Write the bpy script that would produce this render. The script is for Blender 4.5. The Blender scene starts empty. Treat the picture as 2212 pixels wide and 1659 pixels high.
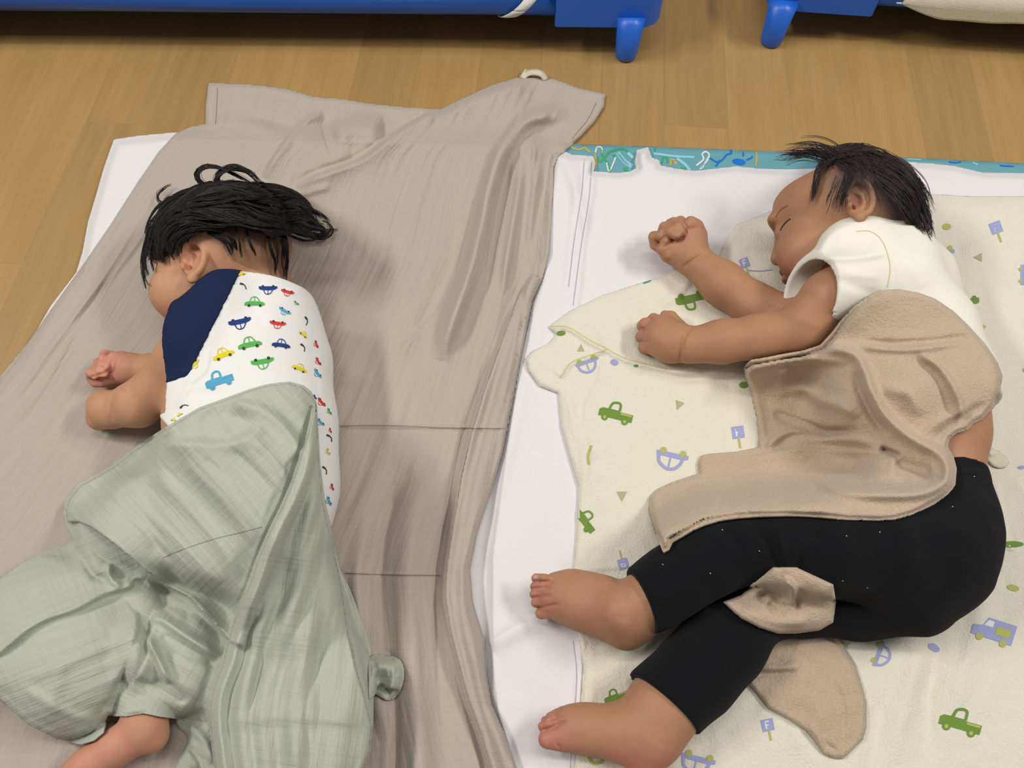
import bpy, bmesh, math, random
import numpy as np
from mathutils import Vector, Matrix
from mathutils.bvhtree import BVHTree

# ------------------------------------------------------------------ camera, light, exposure
W_PX, H_PX, F_PX = 2212.0, 1659.0, 1720.0
CAM_H, PITCH = 0.85, math.radians(63.0)
scene = bpy.context.scene
cam_data = bpy.data.cameras.new('camera')
cam_data.sensor_width = 36.0
cam_data.lens = F_PX / W_PX * 36.0
cam_data.clip_start = 0.01
cam = bpy.data.objects.new('camera', cam_data)
scene.collection.objects.link(cam)
cam.location = (0, 0, CAM_H)
cam.rotation_euler = (math.radians(90) - PITCH, 0, 0)
scene.camera = cam

world = bpy.data.worlds.new('room_light')
scene.world = world
world.use_nodes = True
bg = world.node_tree.nodes['Background']
bg.inputs['Color'].default_value = (0.98, 0.97, 1.0, 1)
bg.inputs['Strength'].default_value = 0.21


def area(name, loc, sx, sy, power, col, aim=(0, 0.55, 0)):
    d = bpy.data.lights.new(name, 'AREA')
    d.shape = 'RECTANGLE'
    d.size, d.size_y, d.energy, d.color = sx, sy, power, col
    o = bpy.data.objects.new(name, d)
    scene.collection.objects.link(o)
    o.location = loc
    o.rotation_euler = (Vector(aim) - Vector(loc)).to_track_quat('-Z', 'Y').to_euler()
    return o


area('ceiling_lamp', (-1.7, 0.5, 2.1), 1.0, 0.2, 34, (1.0, 0.97, 0.91))
area('ceiling_lamp', (1.7, 0.5, 2.1), 1.0, 0.2, 31, (1.0, 0.97, 0.91))
area('ceiling_lamp', (0.0, 0.5, 2.4), 1.4, 0.2, 16, (1.0, 0.98, 0.95))
scene.view_settings.view_transform = 'Standard'
scene.view_settings.look = 'None'
scene.view_settings.gamma = 1.0
scene.view_settings.use_curve_mapping = False
scene.view_settings.exposure = 0.0

random.seed(7)
rng = np.random.default_rng(11)
CAM = np.array([0, 0, CAM_H])
VF = np.array([0, math.cos(PITCH), -math.sin(PITCH)])
VU = np.array([0, math.sin(PITCH), math.cos(PITCH)])
VR = np.array([1.0, 0, 0])


# ------------------------------------------------------------------ measuring helpers
def raydir(u, v):
    u = np.asarray(u, float); v = np.asarray(v, float)
    x = (u - W_PX / 2) / F_PX; y = -(v - H_PX / 2) / F_PX
    return x[..., None] * VR + y[..., None] * VU + VF


def PW(u, v, z):
    """world point seen at photo pixel (u, v) at height z"""
    d = raydir(u, v)
    t = (CAM_H - np.asarray(z, float)) / (-d[..., 2])
    return CAM + d * t[..., None]


def pxm(v, z):
    """photo pixels per metre at image row v and height z"""
    return (F_PX * math.sin(PITCH) + math.cos(PITCH) * (v - H_PX / 2)) / (CAM_H - z)


def project(p):
    q = np.asarray(p) - CAM
    dz = q @ VF
    return np.stack([W_PX / 2 + F_PX * (q @ VR) / dz, H_PX / 2 - F_PX * (q @ VU) / dz], -1)


def spline(pts, closed=False, step=6.0):
    """Catmull-Rom resample of a list of points (any dimension)"""
    p = [np.array(q, float) for q in pts]
    n = len(p); out = []
    for i in range(n if closed else n - 1):
        if closed:
            a, b, c, d = p[i - 1], p[i], p[(i + 1) % n], p[(i + 2) % n]
        else:
            a = p[i - 1] if i > 0 else 2 * p[0] - p[1]
            b, c = p[i], p[i + 1]
            d = p[i + 2] if i + 2 < n else 2 * p[-1] - p[-2]
        m = max(1, int(np.linalg.norm((c - b)[:2]) / step))
        for k in range(m):
            t = k / m
            out.append(0.5 * ((2 * b) + (c - a) * t + (2 * a - 5 * b + 4 * c - d) * t * t + (3 * b - a - 3 * c + d) * t ** 3))
    if not closed:
        out.append(p[-1])
    return np.array(out)


def vnoise(x, y, seed=0):
    xi = np.floor(x).astype(np.int64); yi = np.floor(y).astype(np.int64)
    fx = x - xi; fy = y - yi
    fx = fx * fx * (3 - 2 * fx); fy = fy * fy * (3 - 2 * fy)

    def h(a, b):
        n = (a * 374761393 + b * 668265263 + seed * 974711) & 0x7fffffff
        n = ((n ^ (n >> 13)) * 1274126177) & 0x7fffffff
        return ((n ^ (n >> 16)) & 0xffff) / 65535.0
    return (h(xi, yi) * (1 - fx) + h(xi + 1, yi) * fx) * (1 - fy) + (h(xi, yi + 1) * (1 - fx) + h(xi + 1, yi + 1) * fx) * fy


# ------------------------------------------------------------------ materials
def mat(name, col, rough=0.9, build=None, sheen=0.0, spec=0.2, sss=0.0):
    m = bpy.data.materials.new(name); m.use_nodes = True
    nt = m.node_tree; b = nt.nodes['Principled BSDF']
    b.inputs['Base Color'].default_value = (*col, 1)
    b.inputs['Roughness'].default_value = rough
    b.inputs['Specular IOR Level'].default_value = spec
    if sheen:
        b.inputs['Sheen Weight'].default_value = sheen
        b.inputs['Sheen Roughness'].default_value = 0.6
    if sss:
        b.inputs['Subsurface Weight'].default_value = sss
        b.inputs['Subsurface Radius'].default_value = (0.006, 0.0025, 0.0015)
        b.inputs['Subsurface Scale'].default_value = 1.0
    if build:
        build(nt, b, col)
    return m


def nd(nt, t, **kw):
    n = nt.nodes.new(t)
    for k, v in kw.items():
        if k in n.inputs:
            n.inputs[k].default_value = v
        else:
            setattr(n, k, v)
    return n


def mixcol(nt, fac, a, b):
    m = nt.nodes.new('ShaderNodeMix'); m.data_type = 'RGBA'
    for s, val in ((0, fac), (6, a), (7, b)):
        if hasattr(val, 'links') or hasattr(val, 'is_linked'):
            nt.links.new(val, m.inputs[s])
        else:
            m.inputs[s].default_value = val if s == 0 else (*val, 1)
    return m.outputs[2]


def bump(nt, b, h, dist, strength=1.0, prev=None):
    n = nd(nt, 'ShaderNodeBump'); n.inputs['Distance'].default_value = dist; n.inputs['Strength'].default_value = strength
    nt.links.new(h, n.inputs['Height'])
    if prev: nt.links.new(prev, n.inputs['Normal'])
    nt.links.new(n.outputs[0], b.inputs['Normal'])
    return n.outputs[0]


def muslin(nt, b, col):
    """double gauze: long crinkles along t plus a fine cross weave, from the cloth's own coordinate"""
    at = nd(nt, 'ShaderNodeAttribute'); at.attribute_name = 'weave'
    mp = nd(nt, 'ShaderNodeMapping'); mp.inputs['Scale'].default_value = (190, 12, 1)
    nt.links.new(at.outputs['Vector'], mp.inputs[0])
    n1 = nd(nt, 'ShaderNodeTexNoise', Scale=1.0, Detail=3.0, Roughness=0.6); nt.links.new(mp.outputs[0], n1.inputs['Vector'])
    mp2 = nd(nt, 'ShaderNodeMapping'); mp2.inputs['Scale'].default_value = (14, 170, 1)
    nt.links.new(at.outputs['Vector'], mp2.inputs[0])
    n2 = nd(nt, 'ShaderNodeTexNoise', Scale=1.0, Detail=3.0); nt.links.new(mp2.outputs[0], n2.inputs['Vector'])
    n3 = nd(nt, 'ShaderNodeTexNoise', Scale=900.0, Detail=2.0); tc = nd(nt, 'ShaderNodeTexCoord'); nt.links.new(tc.outputs['Object'], n3.inputs['Vector'])
    p = bump(nt, b, n1.outputs[0], 0.0026, 0.65)
    p = bump(nt, b, n2.outputs[0], 0.0016, 0.6, p)
    bump(nt, b, n3.outputs[0], 0.0006, 0.5, p)
    d = tuple(c * 0.96 for c in col)
    rmp = nd(nt, 'ShaderNodeMapRange'); rmp.inputs[1].default_value = 0.35; rmp.inputs[2].default_value = 0.6
    nt.links.new(n1.outputs[0], rmp.inputs[0])
    nt.links.new(mixcol(nt, rmp.outputs[0], d, col), b.inputs['Base Color'])


def terry(scale, dist, amt):
    def f(nt, b, col):
        tc = nd(nt, 'ShaderNodeTexCoord')
        n = nd(nt, 'ShaderNodeTexNoise', Scale=scale, Detail=4.0, Roughness=0.7); nt.links.new(tc.outputs['Object'], n.inputs['Vector'])
        n2 = nd(nt, 'ShaderNodeTexNoise', Scale=60.0, Detail=3.0); nt.links.new(tc.outputs['Object'], n2.inputs['Vector'])
        p = bump(nt, b, n2.outputs[0], dist * 1.5, 0.6)
        bump(nt, b, n.outputs[0], dist, 1.0, p)
        nt.links.new(mixcol(nt, n.outputs[0], tuple(c * (1 - amt) for c in col), tuple(min(1, c * (1 + amt)) for c in col)), b.inputs['Base Color'])
    return f


def skin_nodes(nt, b, col):
    at = nd(nt, 'ShaderNodeAttribute'); at.attribute_name = 'Col'
    tc = nd(nt, 'ShaderNodeTexCoord')
    n = nd(nt, 'ShaderNodeTexNoise', Scale=90.0, Detail=4.0); nt.links.new(tc.outputs['Object'], n.inputs['Vector'])
    hs = nd(nt, 'ShaderNodeHueSaturation'); nt.links.new(at.outputs['Color'], hs.inputs['Color'])
    mr = nd(nt, 'ShaderNodeMapRange'); mr.inputs[3].default_value = 0.9; mr.inputs[4].default_value = 1.1
    nt.links.new(n.outputs[0], mr.inputs[0]); nt.links.new(mr.outputs[0], hs.inputs['Value'])
    nt.links.new(hs.outputs[0], b.inputs['Base Color'])
    n2 = nd(nt, 'ShaderNodeTexNoise', Scale=700.0, Detail=2.0); nt.links.new(tc.outputs['Object'], n2.inputs['Vector'])
    bump(nt, b, n2.outputs[0], 0.0003, 0.4)


def wood_nodes(nt, b, col):
    tc = nd(nt, 'ShaderNodeTexCoord'); oi = nd(nt, 'ShaderNodeObjectInfo')
    ad = nd(nt, 'ShaderNodeVectorMath', operation='ADD'); nt.links.new(tc.outputs['Object'], ad.inputs[0])
    sc = nd(nt, 'ShaderNodeVectorMath', operation='SCALE'); sc.inputs['Scale'].default_value = 9.0
    cb = nd(nt, 'ShaderNodeCombineXYZ'); nt.links.new(oi.outputs['Random'], cb.inputs[0]); nt.links.new(oi.outputs['Random'], cb.inputs[1])
    nt.links.new(cb.outputs[0], sc.inputs[0]); nt.links.new(sc.outputs[0], ad.inputs[1])
    mp = nd(nt, 'ShaderNodeMapping'); mp.inputs['Scale'].default_value = (75, 4.5, 1); nt.links.new(ad.outputs[0], mp.inputs[0])
    n = nd(nt, 'ShaderNodeTexNoise', Scale=1.0, Detail=5.0, Roughness=0.65, Distortion=0.5); nt.links.new(mp.outputs[0], n.inputs['Vector'])
    mp2 = nd(nt, 'ShaderNodeMapping'); mp2.inputs['Scale'].default_value = (14, 2.2, 1); nt.links.new(ad.outputs[0], mp2.inputs[0])
    n2 = nd(nt, 'ShaderNodeTexNoise', Scale=1.0, Detail=3.0, Distortion=1.2); nt.links.new(mp2.outputs[0], n2.inputs['Vector'])
    r = nd(nt, 'ShaderNodeMapRange'); r.inputs[1].default_value = 0.3; r.inputs[2].default_value = 0.7; nt.links.new(n.outputs[0], r.inputs[0])
    c1 = mixcol(nt, r.outputs[0], tuple(c * 0.88 for c in col), tuple(c * 1.07 for c in col))
    r2 = nd(nt, 'ShaderNodeMapRange'); r2.inputs[1].default_value = 0.35; r2.inputs[2].default_value = 0.7; r2.inputs[4].default_value = 0.45; nt.links.new(n2.outputs[0], r2.inputs[0])
    c2 = mixcol(nt, r2.outputs[0], c1, (col[0] * 0.82, col[1] * 0.77, col[2] * 0.66))
    hs = nd(nt, 'ShaderNodeHueSaturation'); nt.links.new(c2, hs.inputs['Color'])
    mr = nd(nt, 'ShaderNodeMapRange'); mr.inputs[3].default_value = 0.93; mr.inputs[4].default_value = 1.07
    nt.links.new(oi.outputs['Random'], mr.inputs[0]); nt.links.new(mr.outputs[0], hs.inputs['Value'])
    nt.links.new(hs.outputs[0], b.inputs['Base Color'])
    bump(nt, b, n.outputs[0], 0.0004, 0.35)


def plastic_nodes(nt, b, col):
    tc = nd(nt, 'ShaderNodeTexCoord')
    n = nd(nt, 'ShaderNodeTexNoise', Scale=350.0, Detail=2.0); nt.links.new(tc.outputs['Object'], n.inputs['Vector'])
    bump(nt, b, n.outputs[0], 0.0003, 0.3)


def hair_nodes(nt, b, col):
    tc = nd(nt, 'ShaderNodeTexCoord')
    n = nd(nt, 'ShaderNodeTexNoise', Scale=150.0, Detail=2.0); nt.links.new(tc.outputs['Object'], n.inputs['Vector'])
    nt.links.new(mixcol(nt, n.outputs[0], tuple(c * 0.6 for c in col), tuple(c * 1.5 for c in col)), b.inputs['Base Color'])


M_FLOOR = mat('oak_floor', (0.385, 0.235, 0.085), 0.42, wood_nodes, spec=0.35)
M_GREY = mat('grey_muslin', (0.44, 0.375, 0.315), 0.95, muslin, sheen=0.15, spec=0.1)
M_GREEN = mat('green_muslin', (0.43, 0.452, 0.365), 0.95, muslin, sheen=0.15, spec=0.1)
M_SHEET = mat('white_cotton', (0.72, 0.70, 0.70), 0.9, terry(900, 0.0003, 0.02), spec=0.1)
M_PRINTED = mat('cream_terry', (0.77, 0.735, 0.61), 0.98, terry(420, 0.0016, 0.08), sheen=0.2, spec=0.05)
M_BEIGE = mat('beige_terry', (0.61, 0.46, 0.325), 1.0, terry(420, 0.0028, 0.20), sheen=0.3, spec=0.05)
M_TEAL = mat('teal_vinyl', (0.13, 0.33, 0.38), 0.4, plastic_nodes, spec=0.5)
M_BLUE = mat('blue_plastic', (0.012, 0.12, 0.56), 0.38, plastic_nodes, spec=0.5)
M_BLUE2 = mat('blue_steel', (0.010, 0.07, 0.30), 0.35, plastic_nodes, spec=0.5)
M_MESHF = mat('blue_mesh_fabric', (0.02, 0.09, 0.32), 0.8, terry(800, 0.0005, 0.1))
M_WHITE = mat('white_tape', (0.66, 0.63, 0.60), 0.8, terry(900, 0.0003, 0.03))
M_CREAMC = mat('cream_cloth', (0.66, 0.62, 0.48), 0.95, terry(520, 0.001, 0.05))
M_SHIRT = mat('white_jersey', (0.76, 0.75, 0.72), 0.9, terry(1200, 0.0002, 0.015), spec=0.1)
M_SHIRT2 = mat('cream_jersey', (0.78, 0.755, 0.66), 0.9, terry(1200, 0.0002, 0.015), spec=0.1)
M_NAVY = mat('navy_jersey', (0.014, 0.022, 0.062), 0.9, terry(1200, 0.0003, 0.08), spec=0.1)
M_BLACK = mat('black_jersey', (0.0065, 0.0065, 0.008), 0.95, terry(700, 0.0006, 0.25), sheen=0.04, spec=0.08)
M_LINT = mat('lint', (0.3, 0.3, 0.3), 1.0, terry(700, 0.0003, 0.1))
M_SKIN = mat('skin', (0.5, 0.3, 0.2), 0.55, skin_nodes, spec=0.25, sss=0.12)
M_HAIR = mat('black_hair', (0.009, 0.007, 0.006), 0.55, hair_nodes, spec=0.3)
M_HAIR2 = mat('dark_brown_hair', (0.030, 0.021, 0.022), 0.6, hair_nodes, spec=0.3)
M_NAIL = mat('nail', (0.66, 0.40, 0.36), 0.35, plastic_nodes, spec=0.4)


def ink(name, col):
    return mat(name, col, 0.95, terry(700, 0.0004, 0.12), spec=0.05)


INK = {k: ink('ink_' + k, c) for k, c in {
    'navy': (0.025, 0.055, 0.22), 'red': (0.62, 0.055, 0.05), 'green': (0.10, 0.42, 0.09), 'yellow': (0.72, 0.60, 0.02),
    'sky': (0.10, 0.36, 0.55), 'dark': (0.05, 0.05, 0.045), 'white': (0.7, 0.7, 0.7),
    'olive': (0.16, 0.27, 0.055), 'moss': (0.42, 0.45, 0.13), 'lavender': (0.33, 0.35, 0.58), 'sand': (0.42, 0.40, 0.24),
    'stitch': (0.40, 0.37, 0.47), 'pipe': (0.62, 0.57, 0.28), 'aqua': (0.26, 0.56, 0.66), 'royal': (0.02, 0.16, 0.58),
    'leaf': (0.06, 0.34, 0.16), 'ochre': (0.50, 0.36, 0.08), 'seam': (0.27, 0.22, 0.18), 'greenseam': (0.28, 0.31, 0.23)}.items()}


# ------------------------------------------------------------------ object helpers
def link(name, verts, faces, material, parent=None, smooth=True, attrs=None, midx=None):
    me = bpy.data.meshes.new(name)
    verts = np.asarray(verts, dtype=np.float64).reshape(-1, 3)
    if isinstance(faces, np.ndarray):
        k = faces.shape[1]
        me.vertices.add(len(verts)); me.vertices.foreach_set('co', verts.ravel())
        me.loops.add(faces.size); me.loops.foreach_set('vertex_index', faces.ravel().astype(np.int32))
        me.polygons.add(len(faces))
        me.polygons.foreach_set('loop_start', np.arange(0, faces.size, k, dtype=np.int32))
        me.update(calc_edges=True)
    else:
        me.from_pydata([tuple(v) for v in verts], [], faces)
    me.validate()
    for m in (material if isinstance(material, (list, tuple)) else [material]):
        me.materials.append(m)
    if midx is not None:
        me.polygons.foreach_set('material_index', np.asarray(midx, dtype=np.int32))
    me.polygons.foreach_set('use_smooth', [smooth] * len(me.polygons))
    for k, (typ, arr) in (attrs or {}).items():
        a = me.attributes.new(k, typ, 'POINT')
        a.data.foreach_set('color' if typ == 'FLOAT_COLOR' else 'vector', np.ascontiguousarray(arr, dtype=np.float32).ravel())
    me.update()
    o = bpy.data.objects.new(name, me)
    scene.collection.objects.link(o)
    if parent: o.parent = parent
    return o


def tag(o, label=None, cat=None, group=None, kind=None):
    if label: o['label'] = label
    if cat: o['category'] = cat
    if group: o['group'] = group
    if kind: o['kind'] = kind
    return o


def mesh_arrays(o):
    me = o.data
    v = np.empty(len(me.vertices) * 3); me.vertices.foreach_get('co', v)
    return v.reshape(-1, 3), [tuple(p.vertices) for p in me.polygons]


def bvh_of(objs):
    V, Fc, off = [], [], 0
    for o in objs:
        v, f = mesh_arrays(o)
        V.append(v); Fc += [tuple(i + off for i in p) for p in f]; off += len(v)
    V = np.concatenate(V)
    return BVHTree.FromPolygons([Vector(x) for x in V], Fc, all_triangles=False)


# ------------------------------------------------------------------ floor of oak strips
PLANK_ROT = -math.radians(5.1)
def box_verts(sx, sy, z0, z1, bev=0.0):
    x, y = sx / 2, sy / 2
    if not bev:
        v = [(-x, -y, z0), (x, -y, z0), (x, y, z0), (-x, y, z0), (-x, -y, z1), (x, -y, z1), (x, y, z1), (-x, y, z1)]
        f = [(3, 2, 1, 0), (4, 5, 6, 7), (0, 1, 5, 4), (1, 2, 6, 5), (2, 3, 7, 6), (3, 0, 4, 7)]
        return v, f
    b = bev
    v = [(-x, -y, z0), (x, -y, z0), (x, y, z0), (-x, y, z0), (-x, -y, z1 - b), (x, -y, z1 - b), (x, y, z1 - b), (-x, y, z1 - b),
         (-x + b, -y + b, z1), (x - b, -y + b, z1), (x - b, y - b, z1), (-x + b, y - b, z1)]
    f = [(3, 2, 1, 0), (0, 1, 5, 4), (1, 2, 6, 5), (2, 3, 7, 6), (3, 0, 4, 7), (4, 5, 9, 8), (5, 6, 10, 9), (6, 7, 11, 10), (7, 4, 8, 11), (8, 9, 10, 11)]
    return v, f


v_, f_ = box_verts(7, 7, -0.06, -0.009)
floor = link('floor', v_, f_, M_FLOOR, smooth=False); tag(floor, kind='structure')
floor.location = (0, 1.0, 0); floor.rotation_euler = (0, 0, PLANK_ROT)
PW_, PL_ = 0.092, 0.56
v_, f_ = box_verts(PW_, PL_, -0.009, 0.0, 0.0003)
pm = None; count = 0
for i in range(-13, 14):
    off = random.random() * PL_
    for j in range(-3, 4):
        x = i * PW_; y = j * PL_ + off - 0.2
        c_ = math.cos(PLANK_ROT); s_ = math.sin(PLANK_ROT)
        wx, wy = c_ * x - s_ * y, 1.0 + s_ * x + c_ * y
        if not (-0.45 < wy < 1.9 and abs(wx) < 1.15): continue
        if wy < 0.45 and -0.12 < wx < 0.50: continue
        if pm is None:
            o = link('plank', v_, f_, M_FLOOR, floor, smooth=False); pm = o.data
        else:
            o = bpy.data.objects.new('plank', pm); scene.collection.objects.link(o); o.parent = floor
        o.location = (x, y, 0); count += 1

# ------------------------------------------------------------------ signed distance bodies
class Field:
    def __init__(s, lo, hi, h):
        s.h = h; s.lo = np.array(lo, float)
        s.n = np.maximum(np.ceil((np.array(hi) - s.lo) / h).astype(int) + 1, 2)
        s.F = np.full(tuple(s.n), 0.03, np.float32)

    def box(s, lo, hi):
        a = np.maximum(np.floor((np.array(lo) - s.lo) / s.h).astype(int), 0)
        b = np.minimum(np.ceil((np.array(hi) - s.lo) / s.h).astype(int) + 1, s.n)
        if (b <= a).any(): return None
        sl = tuple(slice(x, y) for x, y in zip(a, b))
        g = [s.lo[i] + s.h * np.arange(a[i], b[i]) for i in range(3)]
        return sl, g[0][:, None, None], g[1][None, :, None], g[2][None, None, :]

    def put(s, sl, d, k, mode):
        A = s.F[sl]
        if mode == 'add':
            h = np.maximum(k - np.abs(A - d), 0) / k
            R = np.minimum(A, d) - h * h * k * 0.25
        elif mode == 'sub':
            h = np.maximum(k - np.abs(A + d), 0) / k
            R = np.maximum(A, -d) + h * h * k * 0.25
        else:
            R = np.maximum(A, d)
        s.F[sl] = R

    def cone(s, p0, r0, p1, r1, k=0.01, mode='add', flat=None):
        p0 = np.array(p0, float); p1 = np.array(p1, float)
        R = max(r0, r1) + k + 0.012
        q = s.box(np.minimum(p0, p1) - R, np.maximum(p0, p1) + R)
        if q is None: return
        sl, X, Y, Z = q
        ba = p1 - p0; L2 = max(ba @ ba, 1e-12)
        t = np.clip(((X - p0[0]) * ba[0] + (Y - p0[1]) * ba[1] + (Z - p0[2]) * ba[2]) / L2, 0, 1)
        d = np.sqrt((X - p0[0] - t * ba[0]) ** 2 + (Y - p0[1] - t * ba[1]) ** 2 + (Z - p0[2] - t * ba[2]) ** 2) - (r0 + (r1 - r0) * t)
        s.put(sl, d, k, mode)

    def ell(s, c, R3, rad, k=0.01, mode='add'):
        c = np.array(c, float); R3 = np.array(R3, float); rad = np.array(rad, float)
        ext = np.sqrt(((R3 * rad[:, None]) ** 2).sum(0)) + k + 0.012
        q = s.box(c - ext, c + ext)
        if q is None: return
        sl, X, Y, Z = q
        X = X - c[0]; Y = Y - c[1]; Z = Z - c[2]
        a = [X * R3[i, 0] + Y * R3[i, 1] + Z * R3[i, 2] for i in range(3)]
        k0 = np.sqrt(sum((a[i] / rad[i]) ** 2 for i in range(3))) + 1e-9
        k1 = np.sqrt(sum((a[i] / rad[i] ** 2) ** 2 for i in range(3))) + 1e-9
        s.put(sl, k0 * (k0 - 1) / k1, k, mode)

    def plane(s, p, n):
        """keep the side n points away from"""
        n = np.array(n, float); n /= np.linalg.norm(n); p = np.array(p, float)
        q = s.box(s.lo - 1, s.lo + 9)
        sl, X, Y, Z = q
        s.F = np.maximum(s.F, ((X - p[0]) * n[0] + (Y - p[1]) * n[1] + (Z - p[2]) * n[2]).astype(np.float32))

    def mesh(s):
        F = s.F; F[0] = F[-1] = 0.01; F[:, 0] = F[:, -1] = 0.01; F[:, :, 0] = F[:, :, -1] = 0.01
        S = F < 0
        c = np.zeros(tuple(s.n - 1), np.int8)
        for dx in (0, 1):
            for dy in (0, 1):
                for dz in (0, 1):
                    c += S[dx:S.shape[0] - 1 + dx, dy:S.shape[1] - 1 + dy, dz:S.shape[2] - 1 + dz]
        I, J, K = np.nonzero((c > 0) & (c < 8))
        idx = np.full(c.shape, -1, np.int64); idx[I, J, K] = np.arange(len(I))
        acc = np.zeros((len(I), 3)); cnt = np.zeros(len(I))
        base = np.stack([I, J, K], 1)
        for ax in range(3):
            o1, o2 = [a for a in range(3) if a != ax]
            for a in (0, 1):
                for b in (0, 1):
                    d0 = np.zeros(3, int); d0[o1] = a; d0[o2] = b
                    d1 = d0.copy(); d1[ax] = 1
                    P0 = base + d0; P1 = base + d1
                    v0 = F[P0[:, 0], P0[:, 1], P0[:, 2]]; v1 = F[P1[:, 0], P1[:, 1], P1[:, 2]]
                    m = (v0 < 0) != (v1 < 0)
                    t = np.where(m, v0 / np.where(m, v0 - v1, 1), 0)
                    p = P0.astype(float); p[:, ax] += t
                    acc[m] += p[m]; cnt[m] += 1
        V = acc / cnt[:, None] * s.h + s.lo
        Q = []
        for ax in range(3):
            o1, o2 = (ax + 1) % 3, (ax + 2) % 3
            sa = [slice(None)] * 3; sb = [slice(None)] * 3
            sa[ax] = slice(0, -1); sb[ax] = slice(1, None)
            X = S[tuple(sa)] != S[tuple(sb)]
            E = np.stack(np.nonzero(X), 1)
            E = E[(E[:, o1] > 0) & (E[:, o2] > 0)]
            E = E[(E[:, o1] < s.n[o1] - 1) & (E[:, o2] < s.n[o2] - 1)]
            flip = S[E[:, 0], E[:, 1], E[:, 2]]

            def cell(a, b):
                q = E.copy(); q[:, o1] -= a; q[:, o2] -= b
                return idx[q[:, 0], q[:, 1], q[:, 2]]
            q = np.stack([cell(1, 1), cell(0, 1), cell(0, 0), cell(1, 0)], 1)
            q[~flip] = q[~flip][:, ::-1]
            Q.append(q)
        return V, np.concatenate(Q)


class Rig:
    """places tapered limbs by photo pixel, height and pixel radius"""
    def __init__(s, F, zm, off=0.0, k=0.014):
        s.F, s.zm, s.off, s.k = F, zm, off, k

    def j(s, u, v, r, z=None):
        rm = r / pxm(v, s.zm + 0.05)
        if z is None: z = s.zm + rm
        rm = r / pxm(v, z)
        return PW(u, v, z), rm

    def limb(s, pts, k=None, mode='add', off=None):
        k = s.k if k is None else k
        off = s.off if off is None else off
        J = [s.j(*p) for p in pts]
        for (a, ra), (b, rb) in zip(J, J[1:]):
            s.F.cone(a, ra + off, b, rb + off, k, mode)

    def blob(s, u, v, rpx, z, axes=None, k=None, mode='add', off=None):
        c = PW(u, v, z); m = 1 / pxm(v, z)
        off = s.off if off is None else off
        rad = np.array(rpx) * m + off
        s.F.ell(c, np.eye(3) if axes is None else axes, rad, s.k if k is None else k, mode)


def frame(f, u):
    f = np.array(f, float); f /= np.linalg.norm(f)
    u = np.array(u, float); u -= f * (u @ f); u /= np.linalg.norm(u)
    s = np.cross(f, u)  # right hand side of the head
    return np.stack([s, f, u])


def head(F, c, A, sc=1.0, cheek=(0.034, 0.029)):
    """A rows: side, forward, up"""
    L = lambda x, y, z: np.array(c) + sc * (x * A[0] + y * A[1] + z * A[2])
    E = lambda p, r, k=0.008, mode='add', R=None: F.ell(L(*p), A if R is None else R, np.array(r) * sc, k, mode)
    E((0, -0.010, 0.016), (0.066, 0.077, 0.069))
    E((0, 0.030, 0.022), (0.053, 0.042, 0.048), 0.02)
    E((0, 0.022, -0.034), (0.050, 0.052, 0.050), 0.02)
    for sx in (-1, 1):
        E((sx * cheek[0], 0.042, -0.038), (cheek[1], cheek[1], cheek[1] + 0.001), 0.016)
        E((sx * 0.024, 0.066, 0.013), (0.020, 0.010, 0.008), 0.012)
        E((sx * 0.027, 0.074, -0.004), (0.015, 0.010, 0.010), 0.010, 'sub')
        E((sx * 0.027, 0.058, -0.005), (0.014, 0.0125, 0.0125), 0.004)
    E((0, 0.052, -0.072), (0.018, 0.014, 0.013), 0.016)
    F.cone(L(0, 0.070, 0.004), 0.0055 * sc, L(0, 0.079, -0.022), 0.0085 * sc, 0.010)
    for sx in (-1, 1): F.ell(L(sx * 0.0085, 0.074, -0.025), A, np.array((0.0055, 0.006, 0.005)) * sc, 0.004)
    E((0, 0.071, -0.043), (0.017, 0.008, 0.0045), 0.004)
    E((0, 0.069, -0.053), (0.015, 0.009, 0.005), 0.004)
    F.cone(L(-0.017, 0.076, -0.0478), 0.0012, L(0.017, 0.076, -0.0478), 0.0012, 0.003, 'sub')


def ear(F, c, A, out, sc=1.0):
    """A rows: out (away from skull), forward, up"""
    L = lambda x, y, z: np.array(c) + sc * (x * A[0] + y * A[1] + z * A[2])
    n = 18
    P = []
    for i in range(n + 1):
        a = math.radians(-100 + 290 * i / n)
        y = -math.cos(a - math.radians(90) + math.radians(90)) * 0.0
        # helix: starts in front, rises over the top, runs down the back to the lobe
        t = i / n
        ang = math.radians(20 + 245 * t)
        P.append(L(0.006 + 0.004 * math.sin(math.pi * t), 0.0125 * math.cos(ang) - 0.001, 0.019 * math.sin(ang) + 0.004))
    F.ell(L(0.000, -0.001, 0.002), A, np.array((0.007, 0.0135, 0.020)) * sc, 0.004)
    F.ell(L(0.0085, 0.000, 0.003), A, np.array((0.0065, 0.0100, 0.0145)) * sc, 0.003, 'sub')
    for a, b in zip(P, P[1:]): F.cone(a, 0.0026 * sc, b, 0.0026 * sc, 0.003)
    # antihelix ridge, tragus, lobe
    Q = [L(0.004, 0.002, 0.013), L(0.005, -0.005, 0.008), L(0.005, -0.0055, -0.001), L(0.004, -0.001, -0.008)]
    for a, b in zip(Q, Q[1:]): F.cone(a, 0.0018 * sc, b, 0.0018 * sc, 0.003)
    F.ell(L(0.005, 0.010, -0.003), A, np.array((0.004, 0.003, 0.004)) * sc, 0.003)
    F.ell(L(0.004, 0.001, -0.0165), A, np.array((0.004, 0.006, 0.006)) * sc, 0.004)
    F.ell(L(0.004, 0.0055, -0.004), A, np.array((0.006, 0.0028, 0.0035)) * sc, 0.002, 'sub')


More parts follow.
